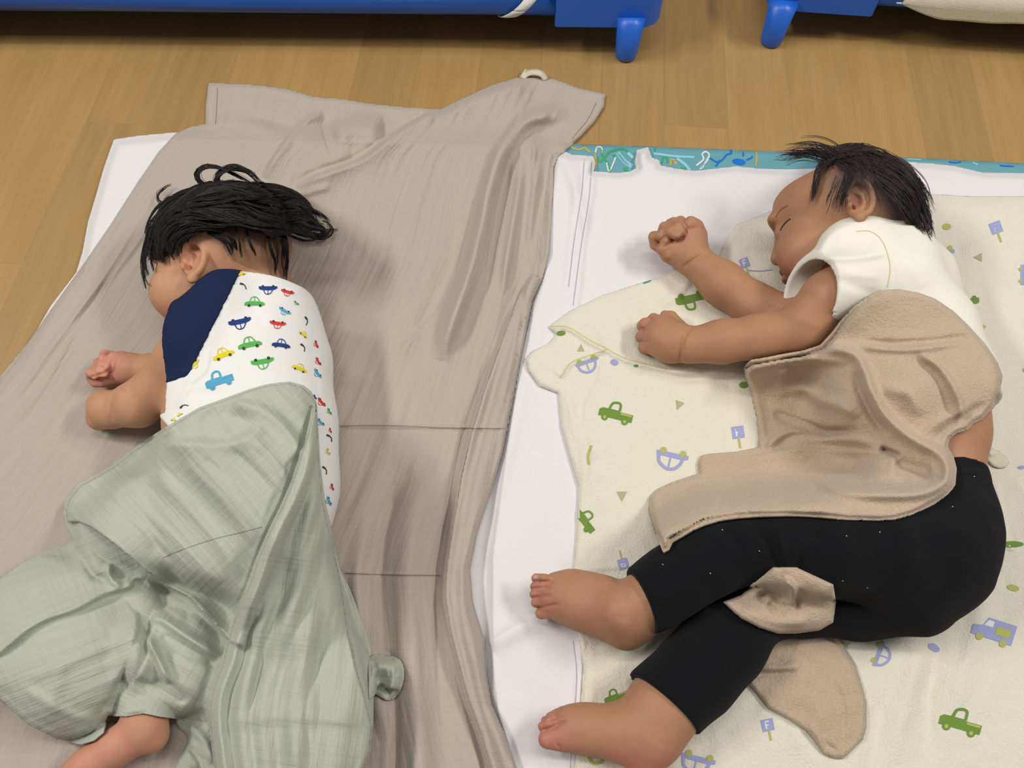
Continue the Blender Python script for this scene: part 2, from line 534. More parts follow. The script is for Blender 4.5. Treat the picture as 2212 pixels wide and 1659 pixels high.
def tints(V, base, spots):
    C = np.tile(np.array([*base, 1.0]), (len(V), 1))
    for p, r, col, a in spots:
        d = np.linalg.norm(V - p, axis=1) / r
        w = (a * np.clip(1 - d, 0, 1) ** 1 * (np.clip(1 - d, 0, 1) > 0))
        w = a * np.clip(1.5 * (1 - d), 0, 1)
        w = w[:, None]
        C[:, :3] = C[:, :3] * (1 - w) + np.array(col) * w
    return C

# ------------------------------------------------------------------ cloth laid over what is below it
G = 3.0
US = np.arange(-220, 2440, G); VS = np.arange(-60, 1840, G)
UU, VV = np.meshgrid(US, VS, indexing='ij')
ZM = np.zeros(UU.shape)


def blur(a, r):
    r = int(r)
    if r < 1: return a
    for _ in range(2):
        for ax in (0, 1):
            p = np.pad(a, [(r + 1, r) if i == ax else (0, 0) for i in (0, 1)], mode='edge')
            c = np.cumsum(p, axis=ax)
            a = (np.take(c, range(2 * r + 1, c.shape[ax]), ax) - np.take(c, range(0, c.shape[ax] - 2 * r - 1), ax)) / (2 * r + 1)
    return a


def maxf(a, r):
    for ax in (0, 1):
        b = a.copy()
        for k in range(1, r + 1):
            s = np.roll(a, k, ax); t = np.roll(a, -k, ax)
            b = np.maximum(b, np.maximum(s, t))
        a = b
    return a


def seg_dist(U, V, P, closed=False):
    """nearest distance, signed side and arc parameter of a polyline"""
    P = np.asarray(P, float)[:, :2]
    Q = np.roll(P, -1, 0) if closed else P[1:]
    A = P if closed else P[:-1]
    L = np.linalg.norm(Q - A, axis=1); cum = np.concatenate([[0], np.cumsum(L)]); tot = cum[-1]
    best = np.full(U.shape, 1e9); side = np.zeros(U.shape); par = np.zeros(U.shape)
    for i, (a, b) in enumerate(zip(A, Q)):
        d = b - a; l2 = d @ d
        if l2 < 1e-9: continue
        t = np.clip(((U - a[0]) * d[0] + (V - a[1]) * d[1]) / l2, 0, 1)
        dx = U - a[0] - t * d[0]; dy = V - a[1] - t * d[1]
        q = dx * dx + dy * dy
        m = q < best
        best[m] = q[m]; side[m] = (d[0] * dy - d[1] * dx)[m]; par[m] = ((cum[i] + t * L[i]) / tot)[m]
    return np.sqrt(best), np.sign(side), par


def inside(U, V, P):
    c = np.zeros(U.shape, bool)
    P = np.asarray(P)[:, :2]
    for a, b in zip(P, np.roll(P, -1, 0)):
        if a[1] == b[1]: continue
        m = (a[1] > V) != (b[1] > V)
        x = (b[0] - a[0]) * (V - a[1]) / (b[1] - a[1]) + a[0]
        c ^= m & (U < x)
    return c


def window(P, pad):
    P = np.asarray(P)
    i0 = max(0, int((P[:, 0].min() - pad - US[0]) / G)); i1 = min(len(US), int((P[:, 0].max() + pad - US[0]) / G) + 2)
    j0 = max(0, int((P[:, 1].min() - pad - VS[0]) / G)); j1 = min(len(VS), int((P[:, 1].max() + pad - VS[0]) / G) + 2)
    return slice(i0, i1), slice(j0, j1)


def fold(A, pts, h, w, kind='ridge', side=1, ws=5.0, taper=0.25):
    ws = max(ws, 8.0)
    """adds a ridge, a valley (h<0) or a stepped fold edge to the height array A. width in pixels"""
    P = spline(pts, step=10)
    s = window(P, 4 * w + 20)
    U, V = UU[s], VV[s]
    if U.size == 0: return
    d, sd, t = seg_dist(U, V, P)
    tp = np.clip(t / max(taper, 1e-3), 0, 1) * np.clip((1 - t) / max(taper, 1e-3), 0, 1)
    tp = np.sin(tp * math.pi / 2)
    if kind == 'ridge':
        g = np.exp(-(d / w) ** 2)
    else:
        g = np.where(sd * side > 0, np.exp(-d / w), np.exp(-(d / ws) ** 2))
    A[s] += h * tp * g


def sstep(x):
    x = np.clip(x, 0, 1); return x * x * (3 - 2 * x)


def weave_xy(rot=0.0):
    def f(U, V, P):
        c, s = math.cos(rot), math.sin(rot)
        return np.stack([P[:, 0] * c + P[:, 1] * s, -P[:, 0] * s + P[:, 1] * c, P[:, 2] * 0], 1)
    return f


def sheet(name, outline, thick, material, folds=(), fn=None, soft=3, bridge=2, edge=10, weave=None, wall=False,
          parent=None, closed_smooth=True, hem=0.0, floor_z=None, base=None, solid=0.0016, kw=40.0):
    global ZM
    O = spline(outline, closed=True, step=8) if closed_smooth else np.array(outline, float)
    s = window(O, 12)
    U, V = UU[s], VV[s]
    d, _, _ = seg_dist(U, V, O, closed=True)
    sd = np.where(inside(U, V, O), d, -d)
    below = (ZM if base is None else base)
    under = blur(maxf(below, bridge), soft)
    under = np.maximum(under, below)[s]
    A = np.zeros(UU.shape)
    for f in folds: fold(A, *f[0], **f[1])
    A = A[s]
    if fn is not None: A = A + fn(U, V)
    k = sstep((sd + 2) / kw)
    zb = below[s] * (1 - k) + under * k
    e = sstep((sd + 2) / edge)
    Z = zb + thick * (0.35 + 0.65 * e) + np.maximum(A, -thick * 0.6 - (under - below[s]) * k) * sstep((sd + 3) / 26.0)
    if hem: Z += hem * np.exp(-((sd - 9) / 5.0) ** 2)
    if floor_z is not None: Z = np.maximum(Z, floor_z[s])
    # marching clip
    nu, nv = U.shape
    ids = np.full(U.shape, -1, np.int64)
    inn = sd > 0
    ids[inn] = np.arange(inn.sum())
    pu, pv, pz = list(U[inn]), list(V[inn]), list(Z[inn])
    faces = []
    c = inn[:-1, :-1].astype(int) + inn[1:, :-1] + inn[1:, 1:] + inn[:-1, 1:]
    I, J = np.nonzero(c == 4)
    full = np.stack([ids[I, J], ids[I, J + 1], ids[I + 1, J + 1], ids[I + 1, J]], 1)
    faces = [tuple(r) for r in full.tolist()]
    cut = {}
    I, J = np.nonzero((c > 0) & (c < 4))

    def cross(a, b):
        key = (a, b) if a < b else (b, a)
        if key not in cut:
            sa, sb = sd[a], sd[b]; t = sa / (sa - sb)
            cut[key] = len(pu)
            pu.append(U[a] + t * (U[b] - U[a])); pv.append(V[a] + t * (V[b] - V[a])); pz.append(Z[a] + t * (Z[b] - Z[a]))
        return cut[key]
    rim = []
    for i, j in zip(I.tolist(), J.tolist()):
        q = [(i, j), (i, j + 1), (i + 1, j + 1), (i + 1, j)]
        out = []; cr = []
        for a, b in zip(q, q[1:] + q[:1]):
            if inn[a]: out.append(int(ids[a]))
            if inn[a] != inn[b]:
                x = cross(a, b); out.append(x); cr.append(x)
        if len(out) >= 3: faces.append(tuple(out))
    P = PW(np.array(pu), np.array(pv), np.array(pz))
    pu = np.array(pu); pv = np.array(pv)
    if wall:
        ec = {}
        for f in faces:
            for a, b in zip(f, f[1:] + f[:1]):
                k2 = (min(a, b), max(a, b)); ec[k2] = None if k2 in ec else (a, b)
        low = {}
        extra = []
        n0 = len(P)
        for e2 in [x for x in ec.values() if x]:
            for x in e2:
                if x not in low:
                    low[x] = n0 + len(extra)
                    q = P[x].copy(); q[2] = max(0.0003, ZMAT_LOW); extra.append(q)
            a, b = e2
            faces.append((b, a, low[a], low[b]))
        P = np.concatenate([P, np.array(extra)]); pu = np.concatenate([pu, np.zeros(len(extra))]); pv = np.concatenate([pv, np.zeros(len(extra))])
    if weave is not None and weave.__code__.co_argcount == 5:
        # cloth folded over itself: the weave turns at each fold, so it is stored per face corner
        o = link(name, P, faces, material, parent)
        cnt_ = np.array([len(f) for f in faces]); fl = np.concatenate([np.array(f) for f in faces])
        st = np.concatenate([[0], np.cumsum(cnt_)[:-1]])
        ru = np.repeat(np.add.reduceat(pu[fl], st) / cnt_, cnt_); rv = np.repeat(np.add.reduceat(pv[fl], st) / cnt_, cnt_)
        at_ = o.data.attributes.new('weave', 'FLOAT_VECTOR', 'CORNER')
        if len(at_.data) == len(fl):
            at_.data.foreach_set('vector', weave(pu[fl], pv[fl], None, ru, rv).astype(np.float32).ravel())
    else:
        wv = (weave or weave_xy())(pu, pv, P)
        o = link(name, P, faces, material, parent, attrs={'weave': ('FLOAT_VECTOR', wv)})
    if not wall and solid:
        m = o.modifiers.new('thickness', 'SOLIDIFY'); m.thickness = solid; m.offset = -1.0
    Zf = np.where(sd > -2, Z, -1)
    ZM[s] = np.maximum(ZM[s], Zf)
    return o


ZMAT_LOW = 0.0003


def R_(pts, h, w, **k): return ((pts, h, w), dict(kind='ridge', **k))
def S_(pts, h, w, side, **k): return ((pts, h, w), dict(kind='step', side=side, **k))


# ------------------------------------------------------------------ flat print laid on a finished surface
def motif(name):
    def deco(fn):
        def g(s, *a, **k):
            s.begin(name); s.depth += 1
            fn(s, *a, **k)
            s.depth -= 1
        return g
    return deco


class Print:
    def __init__(s, objs, lift=0.0005):
        s.b = bvh_of(objs); s.V = []; s.F = []; s.M = []; s.mats = []; s.lift = lift; s.depth = 0; s.seg = []

    def begin(s, name=None):
        if s.depth == 0: s.seg.append((name, len(s.F)))

    def mi(s, k):
        if INK[k] not in s.mats: s.mats.append(INK[k])
        return s.mats.index(INK[k])

    def hit(s, u, v):
        d = raydir(u, v); d = Vector(d).normalized()
        loc, n, _, _ = s.b.ray_cast(Vector(CAM), d)
        if loc is None: return None
        if n.dot(d) > 0: n = -n
        return loc + n * s.lift

    def poly(s, pts, k, cell=7.0, lift=0.0):
        s.begin()
        pts = [tuple(p) for p in pts]
        us = [p[0] for p in pts]; vs = [p[1] for p in pts]
        m = s.mi(k); cache = {}

        def vid(p):
            q = (round(p[0], 2), round(p[1], 2))
            if q not in cache:
                h = s.hit(*q)
                if h is None: cache[q] = None
                else:
                    if lift: h = h + (Vector(CAM) - h).normalized() * lift
                    cache[q] = len(s.V); s.V.append(tuple(h))
            return cache[q]

        def clip(poly, ax, lim, sg):
            out = []
            for a, b in zip(poly, poly[1:] + poly[:1]):
                ia = sg * (a[ax] - lim) >= 0; ib = sg * (b[ax] - lim) >= 0
                if ia: out.append(a)
                if ia != ib:
                    t = (lim - a[ax]) / (b[ax] - a[ax]); out.append((a[0] + t * (b[0] - a[0]), a[1] + t * (b[1] - a[1])))
            return out
        u = math.floor(min(us) / cell) * cell
        while u < max(us):
            col = clip(clip(pts, 0, u, 1), 0, u + cell, -1) if len(pts) > 2 else []
            v = math.floor(min(vs) / cell) * cell
            while col and v < max(vs):
                c = clip(clip(col, 1, v, 1), 1, v + cell, -1)
                ids = []
                for p in c:
                    i = vid(p)
                    if i is None: ids = []; break
                    if i not in ids: ids.append(i)
                if len(ids) >= 3:
                    z = [s.V[i] for i in ids]
                    if max(math.dist(a, z[0]) for a in z) < cell * 0.0032:
                        s.F.append(tuple(ids)); s.M.append(m)
                v += cell
            u += cell

    def stroke(s, pts, w, k, closed=False, step=6.0):
        s.begin()
        P = spline(pts, closed=closed, step=step) if len(pts) > 2 else np.array(pts, float)
        if len(pts) == 2:
            n = max(1, int(np.linalg.norm(P[1] - P[0]) / step)); P = np.array([P[0] + (P[1] - P[0]) * i / n for i in range(n + 1)])
        if closed: P = np.concatenate([P, P[:1]])
        T = np.gradient(P, axis=0); N = np.stack([-T[:, 1], T[:, 0]], 1); N /= (np.linalg.norm(N, axis=1, keepdims=True) + 1e-9)
        m = s.mi(k)
        a = [s.hit(*(p + n * w / 2)) for p, n in zip(P, N)]; b = [s.hit(*(p - n * w / 2)) for p, n in zip(P, N)]
        for i in range(len(P) - 1):
            q = [a[i], a[i + 1], b[i + 1], b[i]]
            if any(x is None for x in q): continue
            if max((x - q[0]).length for x in q) > 0.02: continue
            n0 = len(s.V); s.V += [tuple(x) for x in q]; s.F.append((n0, n0 + 1, n0 + 2, n0 + 3)); s.M.append(m)

    def tf(s, u, v, w, rot, flip):
        c, sn = math.cos(math.radians(rot)), math.sin(math.radians(rot))

        def f(P):
            out = []
            for x, y in P:
                y = y * (1 if flip else -1)
                out.append((u + w * (x * c - y * sn), v + w * (x * sn + y * c)))
            return out
        return f

    @motif('printed_car')
    def car(s, u, v, w, col, rot=0, flip=False, roof=None, wheels='dark', mir=1):
        f0 = s.tf(u, v, w, rot, flip); f = lambda P: f0([(x * mir, y) for x, y in P])
        s.poly(f([(-.5, -.10), (-.5, .02), (-.42, .08), (-.25, .11), (.22, .11), (.40, .07), (.5, 0), (.49, -.10)]), col)
        r = roof or col
        s.stroke(f([(-.24, .10), (-.15, .29), (0, .33), (.13, .28), (.25, .10)]), w * .045, r, step=3)
        s.stroke(f([(0, .32), (0, .11)]), w * .035, r)
        for x in (-.28, .28):
            s.poly(f([(x + .07 * math.cos(a), -.10 + .07 * math.sin(a)) for a in np.linspace(0, 6.28, 9)[:-1]]), wheels, lift=0.0003)

    @motif('printed_truck')
    def truck(s, u, v, w, col='olive', rot=0, flip=False, mir=1, bed='moss'):
        f0 = s.tf(u, v, w, rot, flip); f = lambda P: f0([(x * mir, y) for x, y in P])
        s.poly(f([(-.5, -.13), (-.5, .06), (-.42, .12), (-.2, .13), (.1, .13), (.1, -.13)]), col)
        s.poly(f([(.1, -.13), (.1, .10), (.5, .10), (.5, -.13)]), col)
        s.poly(f([(.14, .03), (.14, .085), (.47, .085), (.47, .03)]), bed, lift=0.0003)
        s.stroke(f([(-.22, .12), (-.16, .30), (0, .35), (.08, .30), (.09, .12)]), w * .07, col, step=3)
        for x in (-.30, .30):
            s.poly(f([(x + .10 * math.cos(a), -.14 + .10 * math.sin(a)) for a in np.linspace(0, 6.28, 11)[:-1]]), col, lift=0.0003)
            s.poly(f([(x + .05 * math.cos(a), -.14 + .05 * math.sin(a)) for a in np.linspace(0, 6.28, 9)[:-1]]), bed, lift=0.0006)

    @motif('printed_car')
    def beetle(s, u, v, w, rot=0, flip=True, col='lavender', mir=1):
        f0 = s.tf(u, v, w, rot, flip); f = lambda P: f0([(x * mir, y) for x, y in P])
        s.poly(f([(-.5, -.08), (-.48, .06), (.30, .08), (.5, .04), (.5, -.08)]), col)
        s.stroke(f([(-.42, .04), (-.36, .26), (-.12, .42), (.12, .40), (.28, .24), (.34, .05)]), w * .10, col, step=3)
        s.stroke(f([(-.04, .38), (-.04, .05)]), w * .05, col)
        for x in (-.30, .32):
            s.poly(f([(x + .10 * math.cos(a), -.11 + .10 * math.sin(a)) for a in np.linspace(0, 6.28, 11)[:-1]]), 'moss', lift=0.0003)

    @motif('printed_van')
    def van(s, u, v, w, rot=0, flip=False, mir=1):
        f0 = s.tf(u, v, w, rot, flip); f = lambda P: f0([(x * mir, y) for x, y in P])
        s.poly(f([(-.5, -.22), (-.5, .0), (-.28, .05), (-.20, .26), (.5, .26), (.5, -.22)]), 'lavender')
        s.poly(f([(-.26, .06), (-.18, .2), (-.04, .2), (-.04, .06)]), 'white', lift=0.0003)
        s.poly(f([(.05, -.08), (.05, .12), (.40, .12), (.40, -.08)]), 'moss', lift=0.0003)
        for x in (-.28, .30):
            s.poly(f([(x + .09 * math.cos(a), -.23 + .09 * math.sin(a)) for a in np.linspace(0, 6.28, 11)[:-1]]), 'moss', lift=0.0003)

    @motif('printed_sign')
    def sign(s, u, v, w, rot=0):
        f = s.tf(u, v, w, rot, False)
        s.poly(f([(-.5, -.5), (-.5, .5), (.5, .5), (.5, -.5)]), 'lavender')
        s.stroke(f([(-.15, -.32), (-.15, .30)]), w * .12, 'white', step=2)
        s.stroke(f([(-.15, .29), (.08, .29), (.20, .14), (.08, -.01), (-.15, -.01)]), w * .12, 'white', step=1.5)
        s.stroke(f([(0, -.5), (0, -1.35)]), w * .17, 'moss')

    @motif('printed_triangle')
    def tri(s, u, v, w, rot=0):
        f = s.tf(u, v, w, rot, False)
        s.poly(f([(-.5, .45), (.5, .45), (0, -.55)]), 'sand')

    def dot(s, u, v, a, b, rot, k):
        f = s.tf(u, v, 1, rot, False)
        s.poly(f([(a * math.cos(t), b * math.sin(t)) for t in np.linspace(0, 6.28, 12)[:-1]]), k)

    def done(s, name, parent):
        V = np.array(s.V)
        ends = [x[1] for x in s.seg[1:]] + [len(s.F)]
        for (nm, a), b in zip(s.seg, ends):
            if b <= a: continue
            F = s.F[a:b]
            used = sorted({i for f in F for i in f}); mp = {x: i for i, x in enumerate(used)}
            link(nm or name, V[used], [tuple(mp[i] for i in f) for f in F], s.mats, parent, smooth=True, midx=s.M[a:b])


# ------------------------------------------------------------------ mats and sheets on the floor
floor_w = PW(np.array([0.]), np.array([0.]), 0)
left_mat = sheet('mattress_pad', [(246, 301), (300, 293), (376, 286), (520, 284), (700, 288), (900, 292), (1160, 300), (1168, 330), (1150, 420), (1120, 560),
                                  (1085, 720), (1040, 880), (1010, 1000), (972, 1150), (962, 1260), (985, 1380), (1010, 1500), (1050, 1640), (1070, 1800),
                                  (0, 1800), (-200, 1700), (-190, 1200), (-60, 900), (40, 780), (110, 660), (165, 588), (178, 545), (190, 480), (208, 420), (225, 360)],
                 0.020, M_SHEET, wall=True, edge=22, closed_smooth=False, soft=0, bridge=0,
                 folds=[R_([(250, 305), (230, 380), (200, 470), (185, 560)], 0.0015, 7), R_([(330, 300), (270, 420), (215, 520)], 0.0015, 22)])
tag(left_mat, 'white cotton mattress pad under the grey blanket, only its upper left corner showing', 'mattress')

teal = sheet('play_mat', [(1150, 309), (1400, 316), (1700, 328), (2000, 342), (2430, 364), (2430, 1830), (1160, 1830), (1060, 1500), (1060, 1200), (1130, 700)],
             0.011, M_TEAL, wall=True, edge=8, closed_smooth=False, soft=0, bridge=0,
             folds=[R_([(1330, 322), (1345, 345), (1368, 368)], 0.002, 7), R_([(1290, 350), (1345, 318)], 0.0015, 5), R_([(1420, 322), (1560, 330), (1700, 340)], 0.001, 5)])
tag(teal, 'teal vinyl mat with scribbled line drawings, showing above the white sheet', 'mat')

white_sheet = sheet('futon_sheet', [(1196, 334), (1222, 327), (1236, 334), (1282, 337), (1286, 350), (1282, 370), (1330, 373), (1360, 371), (1376, 362), (1372, 345), (1376, 324), (1400, 317),
                                    (1408, 340), (1424, 346), (1427, 357), (1460, 364), (1500, 369), (1545, 364), (1590, 359), (1640, 364), (1700, 366), (1800, 362),
                                    (1900, 354), (1945, 349), (2000, 352), (2060, 358), (2120, 372), (2212, 374), (2430, 384), (2430, 1830), (1110, 1830),
                                    (1075, 1640), (1040, 1560), (1015, 1450), (985, 1330), (985, 1230), (1010, 1130), (1050, 1000), (1090, 850), (1125, 720), (1165, 600), (1180, 450)],
                    0.016, M_SHEET, wall=True, edge=16, closed_smooth=False, soft=3, bridge=1,
                    folds=[S_([(1282, 345), (1278, 420), (1262, 500), (1252, 600), (1240, 700)], 0.0035, 30, 1, ws=6, taper=0.1),
                           R_([(1218, 330), (1240, 400), (1262, 470), (1268, 520)], 0.0045, 14), R_([(1250, 345), (1236, 480), (1222, 640)], 0.002, 8),
                           R_([(1180, 640), (1140, 800), (1095, 980), (1060, 1120)], 0.0035, 20),
                           R_([(1060, 1400), (1100, 1370), (1150, 1345), (1210, 1340)], 0.005, 22),
                           S_([(1055, 1395), (1100, 1362), (1140, 1345)], 0.003, 40, 1, ws=8),
                           R_([(1262, 1370), (1252, 1450), (1246, 1560), (1238, 1659)], 0.0030, 9, taper=0.08),
                           R_([(1300, 420), (1320, 520), (1290, 620)], 0.0018, 26), R_([(1480, 400), (1560, 470)], 0.002, 40),
                           R_([(1940, 360), (1985, 385), (2060, 400)], 0.002, 16), R_([(1070, 1560), (1100, 1520), (1150, 1540)], 0.002, 24)],
                    fn=lambda U, V: 0.0025 * vnoise(U / 90, V / 120, 5))
tag(white_sheet, 'white cotton futon sheet lying over the teal mat under the child in black leggings', 'sheet')
pr = Print([teal])
for pts, w, k in [([(1232, 318), (1250, 324), (1262, 320), (1275, 330)], 4, 'ochre'), ([(1284, 332), (1288, 350), (1284, 366)], 4, 'ochre'),
                  ([(1290, 338), (1296, 350), (1308, 340), (1318, 328), (1345, 322), (1362, 332)], 5, 'leaf'), ([(1300, 320), (1302, 338), (1312, 352), (1318, 372)], 4, 'leaf'),
                  ([(1286, 330), (1290, 318), (1300, 320), (1300, 332)], 3, 'white'), ([(1310, 350), (1316, 370), (1330, 340)], 3, 'white'),
                  ([(1334, 330), (1350, 350), (1366, 360)], 9, 'aqua'), ([(1356, 330), (1368, 342)], 7, 'aqua'), ([(1412, 332), (1460, 338), (1500, 340)], 5, 'aqua'), ([(1462, 342), (1480, 356), (1490, 368)], 6, 'aqua'),
                  ([(1430, 352), (1432, 342), (1440, 340), (1442, 352)], 4, 'leaf'), ([(1448, 358), (1450, 344), (1458, 348)], 4, 'ochre'), ([(1470, 364), (1482, 364)], 5, 'leaf'),
                  ([(1504, 358), (1520, 344), (1516, 334), (1524, 328), (1532, 334), (1528, 344), (1516, 364)], 3.5, 'white'), ([(1512, 366), (1530, 345)], 3, 'white'),
                  ([(1534, 342), (1548, 350), (1560, 346), (1570, 334), (1580, 332), (1578, 324)], 4, 'royal'), ([(1546, 360), (1556, 346)], 4, 'royal'),
                  ([(1604, 324), (1606, 338)], 4, 'royal'), ([(1612, 346), (1622, 342), (1626, 338)], 4, 'royal'), ([(1634, 328), (1634, 345), (1632, 360)], 4, 'ochre'),
                  ([(1416, 320), (1414, 328)], 4, 'leaf'), ([(2050, 350), (2062, 352), (2076, 350)], 3, 'royal'), ([(2100, 352), (2112, 356)], 3, 'aqua'), ([(1960, 344), (1990, 346)], 3, 'aqua'), ([(2160, 358), (2190, 360)], 3, 'royal')]:
    pr.stroke(pts, w, k, step=4)
pr.dot(1596, 350, 15, 7, 8, 'royal'); pr.dot(1459, 352, 4, 4, 0, 'ochre'); pr.dot(1326, 336, 4, 3, 0, 'leaf'); pr.dot(1352, 366, 5, 5, 0, 'leaf')
pr.done('printed_drawing', teal)
pr = Print([white_sheet], 0.0003)
for a in ([(1238, 1385), (1246, 1450), (1243, 1520), (1236, 1600), (1232, 1659)], [(1253, 1375), (1266, 1440), (1260, 1500), (1252, 1600), (1248, 1659)],
          [(1262, 345), (1256, 420), (1240, 520), (1228, 620)], [(1278, 350), (1272, 430), (1254, 540), (1238, 660)]):
    pr.stroke(a, 1.6, 'stitch')
pr.done('stitched_seam', white_sheet)

# grey muslin blanket
ROLL = [(1196, 345), (1172, 440), (1150, 560), (1120, 640), (1080, 750), (1045, 850), (1018, 940), (995, 1040), (980, 1130), (966, 1220), (962, 1290), (972, 1360), (990, 1430), (1012, 1510), (1040, 1590), (1066, 1680), (1090, 1800)]
gl = np.array([(-60, 330 + 100), (450, 178)])


def grey_weave(U, V, P):
    vl = np.array([-100, 178, 268, 345, 470, 580, 700, 810, 1300, 1900]); ul = np.array([450, 450, 440, 330, 250, 175, 100, 0, -420, -900])
    ur = np.interp(V, [178, 330, 450, 560, 680, 800, 930, 1040, 1160, 1250, 1330, 1420, 1500, 1659, 1800], [1300, 1215, 1190, 1185, 1140, 1115, 1095, 1070, 1030, 1015, 1030, 1050, 1060, 1115, 1150])
    a = (U - np.interp(V, vl, ul)) / (ur - np.interp(V, vl, ul))
    return np.stack([a * 0.62, V / 1900.0, U * 0], 1)


def grey_fn(U, V):
    s = grey_weave(U, V, None)
    a = s[:, :, 0] if s.ndim == 3 else s[:, 0]
    return a


def grey_relief(U, V):
    vl = np.array([-100, 178, 268, 345, 470, 580, 700, 810, 1300, 1900]); ul = np.array([450, 450, 440, 330, 250, 175, 100, 0, -420, -900])
    ur = np.interp(V, [178, 330, 450, 560, 680, 800, 930, 1040, 1160, 1250, 1330, 1420, 1500, 1659, 1800], [1300, 1215, 1190, 1185, 1140, 1115, 1095, 1070, 1030, 1015, 1030, 1050, 1060, 1115, 1150])
    a = (U - np.interp(V, vl, ul)) / (ur - np.interp(V, vl, ul))
    r = vnoise(a * 70, V / 260, 3) - 0.5
    r2 = vnoise(a * 24, V / 330, 8) - 0.5
    r3 = vnoise(a * 9, V / 200, 21) - 0.5
    low = sstep((a - 0.45) / 0.3)
    near = 1 + 0.9 * sstep((V - 900) / 250)
    return (0.0030 * r * (0.35 + 0.65 * low) + 0.0055 * r2 * (0.08 + low)) * near + 0.006 * r3 * (0.3 + low)


gf = [S_([(567, 384), (600, 335), (635, 289), (680, 253), (700, 250)], 0.011, 34, 1, ws=5),
      R_([(632, 398), (680, 374), (775, 338), (848, 285), (946, 228)], -0.0035, 8, taper=0.1), R_([(560, 380), (592, 331), (627, 285)], -0.003, 7),
      R_([(716, 292), (770, 276), (830, 276)], 0.014, 24), R_([(640, 300), (700, 330), (760, 335)], 0.004, 26),
      S_([(640, 405), (689, 384), (784, 348), (857, 294), (956, 235), (1033, 190), (1110, 168), (1150, 166)], 0.017, 46, 1, ws=5, taper=0.12),
      R_([(500, 262), (570, 258), (640, 275), (700, 262), (760, 262)], -0.003, 10), R_([(445, 268), (520, 262), (600, 285)], 0.004, 14),
      R_([(1230, 250), (1180, 248), (1130, 268), (1085, 325), (1058, 400), (1035, 500), (1010, 600), (975, 700), (950, 780)], 0.016, 17, taper=0.15),
      R_([(1100, 330), (1085, 430), (1065, 540), (1050, 640)], -0.006, 9), R_([(1130, 340), (1115, 440), (1095, 560), (1085, 640)], 0.006, 9), R_([(1165, 350), (1150, 450), (1140, 540)], 0.005, 8),
      R_([(1040, 420), (1005, 540), (960, 640), (900, 730)], -0.005, 16),
      S_([(1005, 560), (960, 650), (905, 720), (850, 775)], 0.005, 40, -1, ws=7),
      S_(ROLL[3:], 0.011, 46, -1, ws=5, taper=0.05), R_([(p[0] + 40, p[1]) for p in ROLL[3:-1]], 0.006, 16, taper=0.08),
      R_([(p[0] - 16, p[1]) for p in ROLL[4:-1]], -0.004, 9, taper=0.08), R_([(p[0] + 66, p[1]) for p in ROLL[6:-1]], -0.0045, 6, taper=0.08),
      R_([(930, 1000), (895, 1100), (880, 1220), (890, 1400), (905, 1600), (910, 1780)], 0.011, 34, taper=0.12),
      R_([(860, 1040), (825, 1150), (810, 1280), (800, 1420)], -0.006, 16), R_([(800, 1100), (770, 1240), (790, 1400), (830, 1600)], 0.006, 18),
      R_([(840, 1400), (850, 1520), (850, 1700)], -0.006, 10), R_([(950, 1300), (960, 1450), (985, 1620)], -0.007, 12),
      R_([(700, 600), (740, 720), (750, 840)], 0.006, 40), R_([(760, 420), (850, 520), (880, 640)], 0.0035, 60),
      R_([(20, 880), (120, 740), (230, 590)], 0.0022, 7), R_([(30, 940), (110, 830), (180, 700)], -0.002, 7), R_([(150, 700), (230, 590), (300, 480)], 0.0018, 6), R_([(220, 640), (330, 500), (400, 400)], -0.0018, 8),
      R_([(560, 400), (640, 420), (720, 400)], 0.0025, 8), R_([(700, 920), (900, 922), (1090, 924)], 0.0018, 3.5, taper=0.05), R_([(745, 1236), (850, 1240), (955, 1240)], 0.0012, 3, taper=0.05)]
zfloor = ZM.copy()
grey = sheet('muslin_blanket', [(450, 179), (520, 181), (570, 185), (620, 192), (680, 209), (740, 214), (800, 224), (880, 232), (950, 236), (1000, 212), (1060, 184), (1115, 168), (1160, 164), (1200, 171), (1250, 190), (1308, 203),
                                (1304, 232), (1285, 262), (1255, 295), (1222, 325), (1204, 338), (1196, 360), (1192, 450), (1188, 545), (1172, 600), (1150, 650), (1136, 720), (1120, 800), (1100, 900), (1085, 980), (1062, 1060), (1032, 1150), (1016, 1230),
                                (1022, 1300), (1046, 1380), (1052, 1460), (1062, 1520), (1088, 1580), (1116, 1660), (1150, 1800), (-210, 1800), (-210, 1080), (-100, 930), (0, 812), (60, 740), (120, 655), (178, 574), (240, 484), (300, 390), (345, 325), (380, 288), (410, 274), (443, 268), (444, 230)],
             0.0075, M_GREY, folds=[((f[0][0], f[0][1] * 1.5, f[0][2]), f[1]) for f in gf], fn=grey_relief, soft=5, bridge=2, edge=8, weave=grey_weave, hem=0.0008, closed_smooth=False)
tag(grey, 'large crinkled grey beige muslin blanket spread under the child in the navy sleeved shirt', 'blanket')
grey_roll = sheet('folded_edge', [(1152, 590), (1120, 640), (1082, 745), (1046, 848), (1018, 940), (996, 1040), (980, 1130), (966, 1220), (962, 1290), (972, 1360), (990, 1430), (1012, 1510), (1040, 1590), (1066, 1680), (1092, 1798),
                                  (1148, 1798), (1114, 1660), (1086, 1580), (1060, 1520), (1050, 1460), (1044, 1380), (1020, 1300), (1014, 1230), (1030, 1150), (1060, 1060), (1083, 980), (1098, 900), (1118, 800), (1134, 720), (1148, 650), (1166, 600)],
                  0.0080, M_GREY, soft=1, bridge=1, edge=8, weave=grey_weave, parent=grey, closed_smooth=False, solid=0.003)
pr = Print([grey, grey_roll], 0.0003)
pr.stroke([(722, 920), (850, 920), (960, 924), (1092, 926)], 2.2, 'seam'); pr.stroke([(745, 1238), (850, 1242), (952, 1243)], 1.8, 'seam')
